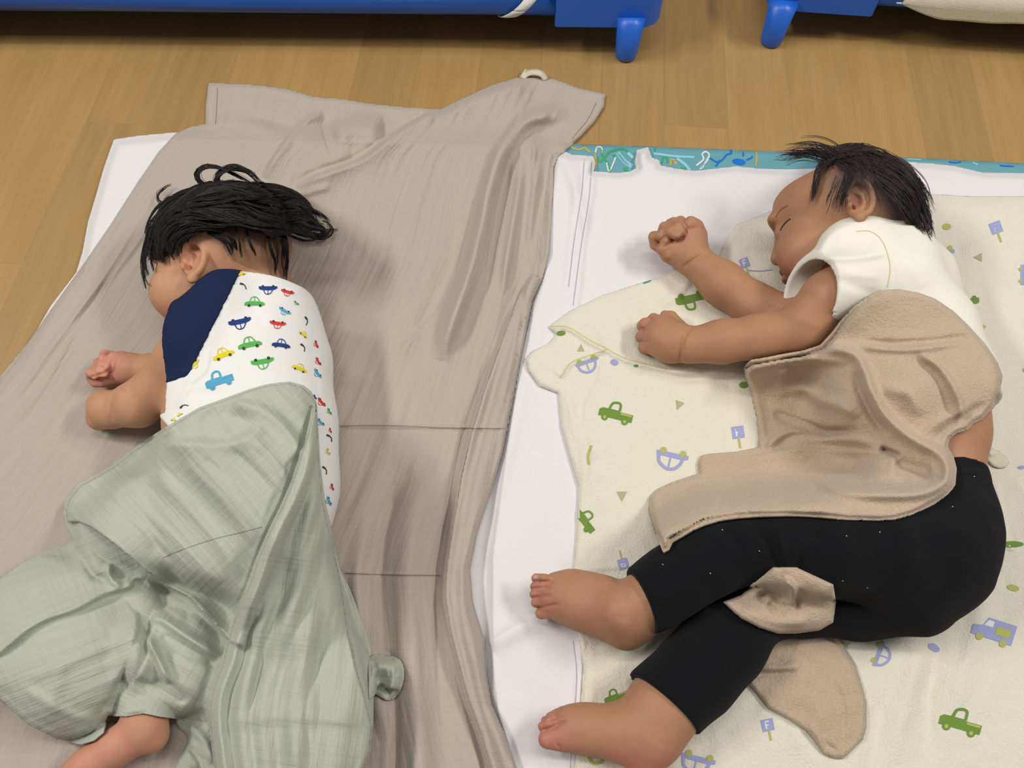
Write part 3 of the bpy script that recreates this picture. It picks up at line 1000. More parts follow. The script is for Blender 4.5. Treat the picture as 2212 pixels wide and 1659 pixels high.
pr.stroke([(470, 190), (468, 230), (466, 268)], 1.6, 'seam')
pr.stroke([(1288, 222), (1270, 258), (1236, 300)], 1.6, 'seam')
pr.done('stitched_seam', grey)

# cream terry blanket with printed cars
cf = [S_([(1190, 705), (1227, 708), (1274, 737), (1310, 755), (1353, 777), (1443, 799), (1520, 806)], 0.005, 26, -1, ws=4, taper=0.1),
      S_([(1310, 755), (1281, 766), (1234, 784), (1208, 817)], 0.004, 30, 1, ws=4, taper=0.1),
      S_([(1308, 762), (1295, 824), (1274, 864), (1263, 925), (1277, 998)], 0.003, 22, -1, ws=5, taper=0.15),
      R_([(1225, 830), (1235, 900), (1262, 980), (1256, 1080)], 0.003, 12), R_([(1440, 820), (1540, 818), (1610, 815)], -0.003, 8), R_([(1250, 1230), (1350, 1222), (1480, 1210)], 0.0022, 7),
      R_([(1300, 1390), (1380, 1410), (1400, 1450)], 0.003, 16), R_([(1240, 1385), (1300, 1400)], -0.002, 9),
      S_([(2150, 1030), (2180, 1180), (2250, 1190)], 0.003, 40, 1, ws=6), R_([(2160, 1182), (2230, 1184), (2330, 1188)], 0.002, 6),
      R_([(1990, 1400), (1960, 1500), (1930, 1650)], 0.005, 22), R_([(2040, 1380), (2010, 1480), (2000, 1659)], -0.004, 20), R_([(2110, 1230), (2120, 1330), (2080, 1450), (2060, 1560)], 0.004, 24),
      R_([(2180, 420), (2110, 520), (2100, 640)], 0.003, 40), R_([(1590, 480), (1560, 540), (1530, 590)], 0.003, 10), R_([(1700, 1560), (1760, 1640), (1800, 1700)], 0.004, 26),
      R_([(1900, 1500), (1890, 1600), (1860, 1700)], -0.003, 18), R_([(1520, 560), (1500, 610), (1470, 640)], -0.003, 10), R_([(1500, 600), (1460, 640), (1420, 660)], 0.004, 12)]
printed = sheet('terry_blanket', [(1592, 484), (1640, 466), (1700, 440), (1800, 424), (1900, 420), (2000, 418), (2100, 424), (2212, 424), (2430, 430), (2430, 1830), (1236, 1830), (1240, 1659), (1250, 1600), (1256, 1500), (1260, 1440), (1252, 1390),
                                  (1240, 1340), (1238, 1240), (1246, 1150), (1250, 1050), (1230, 985), (1212, 920), (1206, 850), (1165, 834), (1140, 800), (1134, 775), (1150, 758), (1185, 742), (1202, 722), (1184, 706), (1230, 672), (1300, 638),
                                  (1380, 612), (1440, 594), (1480, 566), (1510, 576), (1545, 572), (1566, 520)],
                0.0048, M_PRINTED, folds=cf, fn=lambda U, V: 0.005 * vnoise(U / 110, V / 150, 9) + 0.0015 * vnoise(U / 25, V / 30, 4), soft=4, bridge=2, edge=8, hem=0.0008, closed_smooth=False, solid=0.003)
tag(printed, 'cream terry blanket printed with green and lavender cars, under the child in black leggings', 'blanket')
pr = Print([printed], 0.0005)
pr.truck(1330, 896, 74, rot=14); pr.truck(1262, 1124, 62, rot=52, bed='olive'); pr.beetle(1452, 984, 70, rot=12)
pr.sign(1594, 934, 26, rot=-8); pr.tri(1466, 876, 20, rot=20); pr.tri(1343, 1072, 22); pr.sign(1346, 1218, 22, rot=165)
pr.truck(1330, 1506, 52, rot=-20); pr.truck(1492, 646, 66, rot=-12, flip=True, bed='olive'); pr.dot(1606, 832, 10, 7, 0, 'olive')
pr.beetle(1268, 782, 52, rot=-20); pr.dot(1327, 783, 9, 7, 20, 'lavender'); pr.dot(1212, 720, 10, 6, -10, 'olive'); pr.tri(1255, 752, 16, rot=180)
pr.sign(1608, 568, 20, rot=-20); pr.stroke([(1614, 584), (1640, 586), (1668, 583)], 2.5, 'lavender'); pr.stroke([(1384, 600), (1392, 592), (1406, 592), (1406, 606), (1390, 612)], 3, 'leaf')
pr.stroke([(1277, 962), (1270, 985), (1272, 1004)], 5, 'moss')
for a in ([(1188, 705), (1227, 707), (1274, 735), (1310, 753), (1353, 775), (1441, 797)], [(1310, 755), (1281, 765), (1234, 783), (1210, 815)]): pr.stroke(a, 2.5, 'pipe')
pr.dot(2045, 490, 10, 7, 0, 'moss'); pr.sign(2151, 492, 25, rot=-20); pr.tri(2112, 556, 19, rot=90); pr.beetle(2032, 540, 60, rot=8); pr.van(2214, 594, 44, rot=90)
pr.truck(2090, 652, 50, rot=-6, flip=True, bed='olive', mir=-1); pr.dot(2122, 706, 8, 4, 0, 'moss'); pr.dot(2212, 800, 3, 5, 0, 'sand'); pr.dot(2186, 1176, 26, 7, 0, 'olive'); pr.dot(2188, 1270, 14, 7, 15, 'moss')
pr.van(2146, 1362, 92, rot=18); pr.dot(2017, 1399, 14, 8, 30, 'lavender'); pr.beetle(1898, 1412, 58, rot=-70, flip=True); pr.truck(2074, 1564, 92, rot=16)
pr.sign(1658, 1566, 26, rot=-12); pr.beetle(1508, 1640, 76, rot=14); pr.stroke([(1270, 1630), (1280, 1648), (1300, 1645), (1302, 1630)], 7, 'moss'); pr.dot(1374, 790, 5, 3, 0, 'leaf')
pr.dot(2206, 1010, 8, 4, 0, 'lavender')
pr.done('printed_spot', printed)

# ------------------------------------------------------------------ the two children
def cutball(F, p, n, R):
    """flat cut across a limb inside a ball"""
    p = np.array(p, float); n = np.array(n, float); n /= np.linalg.norm(n)
    sl, X, Y, Z = F.box(p - R, p + R)
    d = (X - p[0]) * n[0] + (Y - p[1]) * n[1] + (Z - p[2]) * n[2]
    r = np.sqrt((X - p[0]) ** 2 + (Y - p[1]) ** 2 + (Z - p[2]) ** 2)
    A = F.F[sl]
    F.F[sl] = np.where((d > -0.004) & (r < R), np.maximum(A, d), A)


def emboss(V, ops, zmin=0.0):
    """presses creases (h<0) or raises folds (h>0) into a surface along lines seen from above"""
    V = V.copy(); PJ = project(V)
    for pts, h, w in ops:
        P = spline(pts, step=2.5)
        lo_, hi_ = P.min(0)[:2] - 3.5 * w, P.max(0)[:2] + 3.5 * w
        m = (PJ[:, 0] > lo_[0]) & (PJ[:, 0] < hi_[0]) & (PJ[:, 1] > lo_[1]) & (PJ[:, 1] < hi_[1]) & (V[:, 2] > zmin)
        if not m.any(): continue
        d, _, t = seg_dist(PJ[m, 0], PJ[m, 1], P)
        tp = np.sin(np.clip(t / 0.2, 0, 1) * np.clip((1 - t) / 0.2, 0, 1) * math.pi / 2)
        dr = CAM - V[m]; dr /= np.linalg.norm(dr, axis=1, keepdims=True)
        V[m] += dr * (h * (0.25 + 0.75 * tp) * np.exp(-(d / w) ** 2))[:, None]
    return V


def bounds(pts, pad):
    P = np.array([PW(*p) for p in pts]); return P.min(0) - pad, P.max(0) + pad


SK_A = (0.50, 0.262, 0.150)   # left child
SK_B = (0.40, 0.205, 0.112)   # right child
PINK_A = (0.60, 0.235, 0.185); PINK_B = (0.52, 0.205, 0.155)

# ---- left child, face down towards the left
ZA = 0.026
HA_C = PW(479, 564, ZA + 0.071)
HA = frame((-0.83, -0.06, -0.48), (0.12, 0.95, 0.20))


def torso_A(r, off, k=0.03):
    r.limb([(535, 668, 84), (505, 780, 108), (478, 900, 112), (470, 1040, 112), (480, 1150, 110)], k, off=off)
    r.limb([(560, 690, 84), (584, 790, 104), (594, 930, 106), (590, 1060, 110), (570, 1160, 112)], k, off=off)


lo, hi = bounds([(80, 1700, 0.0), (760, 340, 0.2), (60, 330, 0.2), (760, 1700, 0)], 0.02)
FA = Field((lo[0], lo[1], 0.0), (hi[0], hi[1], 0.26), 0.0017)
ra = Rig(FA, ZA)
torso_A(ra, -0.004)
ra.limb([(560, 600, 52, 0.085), (560, 680, 70, 0.085)], 0.03)
head(FA, HA_C, HA, 0.99, (0.030, 0.026))
ra.limb([(545, 560, 50, 0.10), (560, 620, 50, 0.09)], 0.02)
EA = np.stack([-HA[0] * 0.93 - HA[1] * 0.36, HA[1] * 0.93 - HA[0] * 0.36, HA[2]])
ear(FA, PW(424, 572, 0.140), frame(EA[1], EA[2] + 0.15 * EA[1]) * np.array([[-1], [1], [1]]), None, 1.12)
# near arm and its hand
ra.limb([(460, 720, 62, 0.13), (392, 775, 52, 0.115), (345, 838, 49, 0.088), (300, 872, 47, 0.075), (250, 884, 41, 0.064)], 0.012)
ra.limb([(236, 886, 38, 0.060), (222, 872, 30, 0.056)], 0.008); ra.limb([(226, 884, 36, 0.058), (216, 902, 28, 0.050)], 0.008)
for q in range(4): ra.limb([(208 + q * 3, 868 + q * 15, 9, 0.047), (203 + q * 2, 872 + q * 15, 9, 0.037), (212 + q * 2, 874 + q * 14, 8, 0.033)], 0.003)
# far hand, a fist with the palm towards us
ra.limb([(392, 800, 42, 0.06), (330, 800, 34, 0.052), (295, 797, 31, 0.052)], 0.008)
ra.limb([(286, 796, 30, 0.052), (262, 786, 28, 0.052)], 0.006); ra.limb([(280, 800, 30, 0.052), (240, 812, 24, 0.048)], 0.008)
ra.limb([(262, 778, 17, 0.060), (246, 774, 12, 0.064), (238, 790, 9, 0.068)], 0.004)
for a in ([(240, 768, 11, 0.050), (226, 765, 9, 0.056), (222, 774, 8.5, 0.064), (230, 783, 7, 0.067)],
          [(232, 786, 12, 0.046), (212, 783, 9.5, 0.054), (222, 791, 9.5, 0.066), (232, 795, 8, 0.068)],
          [(228, 802, 12, 0.045), (206, 799, 9.5, 0.053), (215, 804, 9.5, 0.065), (226, 808, 8, 0.066)],
          [(224, 818, 11, 0.043), (196, 815, 9, 0.048), (195, 806, 9, 0.060), (205, 812, 8, 0.063)]):
    ra.limb(a, 0.0025)
ra.limb([(222, 826, 12, 0.046), (206, 826, 10, 0.046), (198, 818, 9, 0.05)], 0.003)
# legs under the cover, one bare foot below it
ra.limb([(470, 1120, 96), (330, 1130, 84), (250, 1158, 60)], 0.02)
ra.limb([(250, 1160, 58), (285, 1360, 54), (312, 1530, 38, 0.056), (308, 1560, 38, 0.055)], 0.014)
ra.limb([(318, 1572, 37, 0.052), (330, 1590, 32, 0.047)], 0.010)
ra.limb([(312, 1580, 37, 0.052), (250, 1615, 36, 0.050), (190, 1655, 34, 0.048), (140, 1690, 32, 0.046)], 0.012)
for q in range(5): ra.limb([(140 - q * 3, 1668 + q * 13, 11, 0.05), (112 - q * 2, 1682 + q * 14, 9.5, 0.045)], 0.004)
ra.limb([(590, 1150, 100), (640, 1330, 78), (640, 1500, 56), (640, 1640, 46), (620, 1700, 40)], 0.02)
V, Q = FA.mesh()
V = emboss(V, [([(229, 768), (223, 780)], -.0030, 2.6), ([(241, 785), (238, 797), (228, 805), (206, 812)], -.0035, 3), ([(210, 792), (224, 793)], -.002, 2), ([(205, 800), (206, 808)], -.002, 2),
               ([(192, 818), (205, 811)], -.003, 2.6), ([(211, 817), (216, 824)], -.002, 2.4), ([(216, 840), (254, 839), (269, 846)], -.004, 3), ([(246, 850), (238, 873), (240, 895), (243, 912)], -.0026, 4.5),
               ([(245, 774), (236, 790)], -.0015, 4), ([(405, 700), (396, 760), (390, 812)], -.002, 10)], 0.034)
PJ = project(V)
spA = [(PW(245, 795, .05), 0.042, PINK_A, .75), (PW(215, 900, .05), 0.028, (0.52, 0.24, 0.155), .6), (PW(424, 566, .14), 0.019, (0.60, 0.24, 0.15), .45),
       (PW(350, 660, .08), 0.035, (0.58, 0.26, 0.155), .5), (PW(230, 1640, .05), 0.08, (0.54, 0.24, 0.165), .7)]
CA = tints(V, SK_A, spA)
HL = spline([(300, 470), (330, 560), (372, 545), (400, 520), (440, 500), (470, 512), (500, 560), (560, 588), (605, 600), (640, 600), (660, 450), (560, 340), (400, 340)], True)
m = inside(PJ[:, 0], PJ[:, 1], HL) & (np.linalg.norm(V - HA_C, axis=1) < 0.12)
nap = m & (PJ[:, 1] > 478) & (PJ[:, 0] > 450)
CA[m, :3] = (0.02, 0.014, 0.012)
lowf = np.clip((PJ[:, 1] - 470) / 80, 0, 1)[:, None] * 0.85
CA[nap, :3] = (np.array([0.07, 0.045, 0.036]) * (1 - lowf) + np.array(SK_A) * 0.75 * lowf)[nap]
person_a = link('person', V, Q, M_SKIN, attrs={'Col': ('FLOAT_COLOR', CA)})
tag(person_a, 'sleeping toddler with curly black hair in a navy sleeved shirt printed with little cars', 'person')

# ---- right child, on the side, face to the left
ZB = 0.036
HB_C = PW(1818, 478, ZB + 0.070)
HB = frame((-0.80, 0.06, -0.58), (-0.04, 0.95, 0.20))


def torso_B(r, off, k=0.02):
    r.limb([(1868, 560, 70, 0.115), (1926, 620, 86, 0.11), (1984, 720, 98), (2020, 830, 104), (2032, 930, 96), (2034, 1000, 88)], k, off=off)
    r.limb([(1860, 600, 70, 0.10), (1900, 700, 90), (1940, 820, 100), (1985, 930, 96)], k, off=off)


def legs_B(r, off, part='all', k=0.018):
    if part in ('all', 'hip'):
        r.limb([(2034, 1040, 90), (2028, 1130, 108), (1996, 1200, 124), (1956, 1246, 116)], 0.016, off=off)
        r.limb([(2010, 1170, 118), (1900, 1190, 106, 0.108), (1790, 1190, 86, 0.118), (1690, 1182, 72, 0.116), (1585, 1186, 64, 0.108)], k, off=off)
        r.limb([(1585, 1186, 64, 0.108), (1520, 1214, 66, 0.104), (1450, 1258, 64, 0.098), (1402, 1292, 58, 0.092), (1340, 1320, 56, 0.09)], k, off=off)
    if part in ('all', 'low'):
        r.limb([(1960, 1262, 108), (1850, 1290, 78, 0.062), (1730, 1300, 62, 0.06), (1640, 1306, 62, 0.06)], k, off=off)
        r.limb([(1640, 1306, 62, 0.06), (1562, 1390, 78, 0.064), (1500, 1460, 78, 0.066), (1430, 1522, 76, 0.066), (1380, 1570, 70, 0.066)], k, off=off)


lo, hi = bounds([(1130, 1740, 0.0), (2200, 320, 0.2), (1130, 330, 0.2), (2200, 1700, 0)], 0.01)
FB = Field((lo[0], lo[1], 0.01), (hi[0], hi[1], 0.22), 0.0017)
rb = Rig(FB, ZB)
torso_B(rb, -0.004)
rb.limb([(1880, 520, 50, 0.10), (1890, 590, 64, 0.10)], 0.02)
head(FB, HB_C, HB, 1.0)
EB = np.stack([-HB[0] * 0.80 - HB[1] * 0.60, HB[1] * 0.80 - HB[0] * 0.60, HB[2]])
ear(FB, PW(1850, 442, 0.166), frame(EB[1], EB[2]) * np.array([[-1], [1], [1]]), None, 1.05)
# upper arm
rb.limb([(1870, 590, 58, 0.13), (1790, 640, 50, 0.125), (1742, 696, 52, 0.105)], 0.014)
rb.limb([(1742, 696, 52, 0.105), (1735, 712, 46, 0.10), (1640, 728, 47, 0.085), (1560, 738, 45, 0.076), (1494, 746, 40, 0.068)], 0.010)
rb.limb([(1474, 742, 39, 0.066), (1444, 738, 41, 0.064), (1428, 728, 38, 0.064)], 0.006); rb.limb([(1450, 726, 40, 0.064), (1434, 708, 30, 0.064)], 0.006); rb.limb([(1450, 750, 34, 0.06), (1420, 742, 28, 0.058)], 0.006)
for a in ([(1430, 702, 15, 0.070), (1412, 689, 12, 0.064), (1404, 694, 10, 0.05)], [(1416, 710, 15, 0.066), (1394, 701, 14, 0.060), (1387, 704, 12, 0.048)],
          [(1416, 728, 15, 0.064), (1390, 726, 14, 0.057), (1384, 728, 12, 0.046)], [(1418, 748, 15, 0.06), (1396, 750, 13.5, 0.053), (1390, 751, 12, 0.045)],
          [(1468, 704, 14, 0.062), (1450, 684, 12, 0.058), (1436, 680, 10, 0.056)]):
    rb.limb(a, 0.0022)
# lower arm, fist with the palm towards us
rb.limb([(1800, 660, 52, 0.075), (1700, 690, 50, 0.066), (1632, 662, 47, 0.062), (1560, 612, 46, 0.062), (1504, 566, 36, 0.060)], 0.010)
rb.limb([(1496, 552, 33, 0.062), (1488, 528, 38, 0.062), (1493, 510, 32, 0.062)], 0.008); rb.limb([(1490, 556, 33, 0.060), (1452, 540, 26, 0.058), (1440, 530, 20, 0.058)], 0.010)
rb.limb([(1505, 505, 20, 0.070), (1503, 490, 15, 0.078), (1492, 482, 13, 0.084), (1484, 487, 9.5, 0.086)], 0.005)
for a in ([(1440, 545, 13, 0.058), (1416, 528, 12, 0.062), (1413, 512, 12, 0.070), (1428, 508, 11, 0.078), (1436, 518, 9, 0.078)],
          [(1450, 530, 13, 0.060), (1434, 500, 13, 0.066), (1436, 492, 12.5, 0.074), (1450, 502, 12, 0.086), (1460, 509, 10, 0.086)],
          [(1458, 520, 13, 0.060), (1449, 486, 13, 0.066), (1455, 482, 12, 0.074), (1464, 492, 11, 0.086), (1472, 502, 9.5, 0.087)],
          [(1470, 510, 13, 0.060), (1466, 480, 11, 0.068), (1470, 478, 11, 0.074), (1478, 488, 9.5, 0.084)]):
    rb.limb(a, 0.0025)
rb.limb([(1438, 552, 8, 0.064), (1428, 538, 8, 0.070), (1440, 524, 8.5, 0.074)], 0.005)
legs_B(rb, -0.0045)
# upper foot, top of the foot to the left
rb.limb([(1402, 1292, 50, 0.088), (1370, 1318, 47, 0.080), (1345, 1330, 46, 0.074)], 0.012)
rb.limb([(1368, 1340, 40, 0.072), (1354, 1366, 32, 0.066)], 0.02)
rb.limb([(1345, 1322, 48, 0.070), (1280, 1305, 50, 0.062), (1235, 1292, 44, 0.058), (1200, 1286, 36, 0.056)], 0.022)
rb.limb([(1300, 1278, 26, 0.070), (1230, 1264, 20, 0.062), (1200, 1262, 16, 0.060)], 0.012); rb.limb([(1320, 1345, 28, 0.06), (1240, 1316, 22, 0.054), (1205, 1312, 18, 0.052)], 0.012)
for (u, v, r, z, l) in ((1158, 1249, 10.5, .066, 44), (1154, 1267, 9.5, .062, 42), (1153, 1284, 9.5, .058, 42), (1157, 1302, 10.5, .054, 42), (1168, 1325, 12.5, .050, 42)):
    rb.limb([(u + l, v + (1290 - v) * 0.14, r * 0.95, z), (u + 18, v, r * 0.90, z + 0.005), (u, v, r, z)], 0.0014)
# lower foot
rb.limb([(1445, 1525, 66, 0.066), (1425, 1556, 58, 0.066), (1405, 1590, 52, 0.064)], 0.014)
rb.limb([(1412, 1600, 50, 0.062), (1392, 1640, 38, 0.058)], 0.014)
rb.limb([(1400, 1590, 52, 0.064), (1330, 1582, 50, 0.060), (1262, 1572, 44, 0.056), (1230, 1566, 38, 0.055)], 0.014)
rb.limb([(1262, 1590, 34, 0.056), (1212, 1592, 24, 0.056), (1182, 1597, 19.5, 0.056)], 0.008)
for (u, v, r, z) in ((1172, 1566, 11, .058), (1178, 1554, 10.5, .052), (1188, 1545, 10, .047), (1200, 1540, 10, .044)):
    rb.limb([(u + 50, v - 2, r * 1.1, z), (u + 16, v - 3, r, z + 0.004), (u, v + 3, r * 0.95, z)], 0.0025)
V, Q = FB.mesh()
V = emboss(V, [([(1414, 516), (1423, 521), (1439, 509)], -.0028, 2.6), ([(1439, 509), (1449, 516), (1456, 520)], -.003, 2.6), ([(1454, 490), (1460, 501), (1466, 506)], -.003, 2.6), ([(1475, 478), (1482, 488), (1484, 495)], -.003, 2.6),
               ([(1456, 520), (1472, 518), (1478, 507), (1483, 496)], -.004, 3), ([(1434, 535), (1449, 524), (1467, 521)], -.002, 2.6), ([(1421, 534), (1424, 522)], -.002, 2.4), ([(1416, 497), (1426, 506)], -.002, 2.5), ([(1434, 483), (1446, 494)], -.0015, 2.5),
               ([(1526, 545), (1508, 556), (1490, 567), (1474, 579)], -.0024, 4), ([(1376, 711), (1402, 711)], -.0035, 2.8), ([(1376, 738), (1402, 738)], -.0032, 2.8), ([(1400, 687), (1415, 687)], -.0025, 2.8), ([(1434, 668), (1443, 674)], -.0025, 2.6),
               ([(1498, 703), (1482, 722), (1473, 746), (1470, 772), (1470, 786)], -.0034, 4), ([(1143, 1256), (1165, 1256), (1196, 1258)], -.0038, 2.8), ([(1143, 1272), (1165, 1270), (1190, 1269)], -.0038, 2.8),
               ([(1143, 1292), (1165, 1289), (1190, 1286)], -.0038, 2.8), ([(1150, 1314), (1175, 1311), (1206, 1305)], -.0040, 3), ([(1164, 1580), (1191, 1572), (1222, 1557)], -.0040, 3.2), ([(1170, 1562), (1195, 1553), (1222, 1545)], -.0025, 2.6),
               ([(1204, 1606), (1213, 1621)], -.0025, 3), ([(1340, 1280), (1350, 1310), (1345, 1345)], -.0015, 12), ([(1370, 1260), (1385, 1290)], -.001, 6), ([(1660, 660), (1690, 668), (1720, 655)], -.002, 5)], 0.038)
PJ = project(V)
spB = [(PW(1470, 520, .06), 0.036, PINK_B, .8), (PW(1405, 722, .06), 0.026, (0.44, 0.19, 0.13), .6), (PW(1846, 440, .165), 0.012, (0.30, 0.085, 0.055), .8),
       (PW(1700, 590, .10), 0.030, (0.46, 0.19, 0.13), .5), (PW(1676, 606, .075), 0.013, (0.42, 0.10, 0.09), .8), (PW(1680, 626, .07), 0.011, (0.42, 0.10, 0.09), .7),
       (PW(1170, 1285, .06), 0.03, (0.46, 0.17, 0.13), .7), (PW(1350, 1380, .05), 0.026, (0.48, 0.17, 0.13), .7), (PW(1300, 1310, .09), 0.05, (0.40, 0.18, 0.115), .5),
       (PW(1180, 1590, .06), 0.04, (0.48, 0.18, 0.135), .7), (PW(1380, 1660, .06), 0.045, (0.50, 0.175, 0.135), .8)]
spB.append((HB_C + 0.074 * HB[1] - 0.048 * HB[2], 0.017, (0.42, 0.10, 0.085), .85))
for (u, v) in ((1157, 1247), (1151, 1266), (1150, 1284), (1152, 1303)): spB.append((PW(u, v, .07), 0.0040, (0.62, 0.36, 0.34), .7))
spB.append((PW(1168, 1584, .075), 0.006, (0.62, 0.36, 0.34), .7))
CB = tints(V, SK_B, spB)
w = np.linalg.norm(V - HB_C, axis=1) < 0.115
hx = (PJ[:, 0] + 0.30 * PJ[:, 1]) # hairline slants from brow to nape
t = np.clip(((PJ[:, 0] - 1765) / 60), 0, 1) * np.clip((448 - 0.0 - PJ[:, 1] + np.clip((PJ[:, 0] - 1880) * 1.6, 0, 140)) / 60, 0, 1)
t = (t * w)[:, None]
CB[:, :3] = CB[:, :3] * (1 - t * 0.86) + np.array([0.082, 0.055, 0.058]) * t * 0.86
person_b = link('person', V, Q, M_SKIN, attrs={'Col': ('FLOAT_COLOR', CB)})
tag(person_b, 'sleeping toddler with thin wispy hair in a plain white shirt and black leggings', 'person')

bA, bB = bvh_of([person_a]), bvh_of([person_b])


def raymap(b, u0, v0, u1, v1, Z=None):
    """height of a surface seen from above through each photo pixel of the grid"""
    R = np.zeros(UU.shape) if Z is None else Z
    I = np.nonzero((US >= u0) & (US <= u1))[0]; J = np.nonzero((VS >= v0) & (VS <= v1))[0]
    C = Vector(CAM)
    D = raydir(*np.meshgrid(US[I], VS[J], indexing='ij'))
    for a, i in enumerate(I):
        for c_, j in enumerate(J):
            h = b.ray_cast(C, Vector(D[a, c_]))[0]
            if h is not None and h.z > R[i, j]: R[i, j] = h.z
    return R


# ---- clothes of the left child
lo, hi = bounds([(330, 1260, 0.02), (760, 560, 0.2), (300, 560, 0.2), (760, 1260, 0.02)], 0.02)
def shirt_field_A(extra):
    F = Field((lo[0], lo[1], 0.015), (hi[0], hi[1], 0.24), 0.0019)
    r = Rig(F, ZA, extra)
    torso_A(r, extra + 0.001, 0.034)
    r.limb([(505, 620, 34, 0.125), (560, 640, 52, 0.11), (600, 680, 66, 0.10)], 0.03)
    r.limb([(440, 870, 60, 0.07), (410, 880, 44, 0.052)], 0.02)
    r.limb([(480, 660, 56, 0.135), (425, 745, 62, 0.125), (380, 790, 62, 0.11)], 0.020)
    r.limb([(440, 690, 50, 0.13), (398, 692, 34, 0.125)], 0.015)
    cutball(F, PW(386, 752, 0.12), VR * -0.96 + VU * -0.14, 0.085)
    r2 = Rig(F, ZA)
    r2.limb([(420, 750, 54, 0.123), (392, 775, 56, 0.115), (345, 838, 60, 0.085)], 0.004, 'sub')
    F.plane(PW(522, 606, 0.12), VR * -0.28 + np.array([0, 0.96, 0.10]))
    return F
FS = shirt_field_A(0.004)
def rayplane(F, p, q, z, away):
    """trims a field along the seam running through two photo points"""
    n = np.cross(PW(*p, z) - PW(*q, z), raydir((p[0] + q[0]) / 2, (p[1] + q[1]) / 2))
    if n @ (PW(*away, z) - PW(*p, z)) < 0: n = -n
    F.plane(PW(*p, z), n)


rayplane(FS, (352, 908), (610, 1200), 0.08, (380, 1150))
n_rag = np.cross(PW(509, 590, 0.15) - PW(397, 812, 0.10), raydir(450, 720)); n_rag /= np.linalg.norm(n_rag)
if n_rag[0] < 0: n_rag = -n_rag
V, Q = FS.mesh()
V = emboss(V, [([(400, 830), (440, 800), (450, 760)], .003, 8), ([(420, 850), (470, 850)], -.002, 10), ([(380, 880), (400, 850), (412, 830)], .002, 6), ([(560, 640), (600, 700)], .0015, 20), ([(690, 760), (700, 860)], .002, 9)], 0.05)
shirt_a = link('shirt', V, Q, M_SHIRT, person_a)
tag(shirt_a, 'white shirt printed with little coloured cars')
FN = shirt_field_A(0.0052)
FN.plane(PW(455, 716, 0.14), n_rag)
rayplane(FN, (388, 818), (425, 806), 0.10, (400, 900))
V, Q = FN.mesh()
sleeve_a = link('sleeve', V, Q, M_NAVY, shirt_a)
tag(sleeve_a, 'navy raglan sleeve')
pr = Print([shirt_a], 0.0006)
C = pr.car
for a in ((579, 623, 40, 'navy', 0, True), (621, 631, 29, 'red', 15, True), (550, 656, 44, 'green', 0, False), (615, 672, 28, 'sky', 30, True), (518, 695, 50, 'navy', -12, True),
          (600, 699, 35, 'red', 8, True), (655, 723, 22, 'yellow', 40, False), (540, 745, 52, 'green', -12, False), (607, 746, 40, 'navy', 8, False), (483, 767, 48, 'yellow', -22, False),
          (567, 781, 50, 'green', -10, True), (647, 797, 34, 'yellow', 22, False), (419, 787, 30, 'yellow', -42, True), (683, 744, 18, 'red', 70, True),
          (687, 781, 20, 'red', 60, True), (686, 807, 24, 'sky', 55, True), (694, 869, 24, 'red', 50, True), (692, 912, 22, 'sky', 45, True), (711, 889, 16, 'green', 60, True),
          (680, 858, 12, 'navy', 60, True), (520, 593, 22, 'yellow', -15, False), (389, 896, 13, 'yellow', -30, False), (376, 908, 14, 'yellow', 10, False),
          (708, 976, 16, 'yellow', 70, True), (717, 1052, 16, 'red', 75, True), (710, 1082, 22, 'sky', 70, True), (640, 655, 14, 'green', 40, True), (713, 930, 12, 'red', 70, True)):
    C(*a)
pr.truck(474, 823, 62, 'sky', rot=-18, bed='sky')
for (u, v, rot) in ((526, 617, 20), (662, 693, 60), (655, 750, 40), (397, 877, -40), (702, 1015, 40), (712, 945, 30)):
    f = pr.tf(u, v, 18, rot, False)
    pr.stroke(f([(-.5, .05), (-.1, .12), (.2, 0), (.45, -.35)]), 2.0, 'dark'); pr.poly(f([(-.5, -.05), (-.5, .18), (-.1, .2), (-.1, .0)]), 'dark')
pr.done('printed_mark', shirt_a)
bSA = bvh_of([shirt_a, sleeve_a])

# ---- clothes of the right child
lo, hi = bounds([(1640, 1040, 0.02), (2220, 440, 0.2), (1640, 440, 0.2), (2220, 1040, 0.02)], 0.02)
FS = Field((lo[0], lo[1], 0.02), (hi[0], hi[1], 0.22), 0.0019)
r = Rig(FS, ZB, 0.005)
torso_B(r, 0.005, 0.022)
r.limb([(1812, 536, 34, 0.140), (1850, 540, 58, 0.125), (1930, 560, 66, 0.11), (1985, 600, 60, 0.09)], 0.02)
r.limb([(1980, 600, 60, 0.085), (2010, 650, 50, 0.075)], 0.02)
r.limb([(1880, 590, 76, 0.128), (1800, 615, 74, 0.128), (1715, 652, 72, 0.118)], 0.016, off=0.001)
CUTP = PW(1752, 640, 0.125)
cutn = np.array([-0.86, -0.20, 0.30])
cutball(FS, CUTP, cutn, 0.075)
r3 = Rig(FS, ZB)
r3.limb([(1815, 612, 66, 0.126), (1790, 622, 69, 0.127), (1740, 645, 71, 0.122), (1690, 665, 72, 0.118)], 0.003, 'sub', off=-0.0005)
cutball(FS, PW(2046, 885, 0.09), np.array([0.1, -1, 0.0]), 0.2)
V, Q = FS.mesh()
V = emboss(V, [([(1762, 560), (1800, 557), (1850, 556), (1915, 546)], .0045, 9), ([(1778, 546), (1830, 530), (1895, 520)], -.004, 14), ([(1768, 548), (1788, 512), (1830, 488), (1890, 480)], .004, 9), ([(1925, 560), (1930, 600), (1925, 630)], -.0015, 5), ([(1800, 600), (1850, 620), (1900, 640)], -.002, 12), ([(1960, 560), (2000, 620)], .002, 16), ([(1830, 590), (1900, 600)], .0018, 9)], 0.06)
shirt_b = link('shirt', V, Q, M_SHIRT2, person_b)
tag(shirt_b, 'plain off-white shirt with a wide short sleeve')
pr = Print([shirt_b], 0.0004)
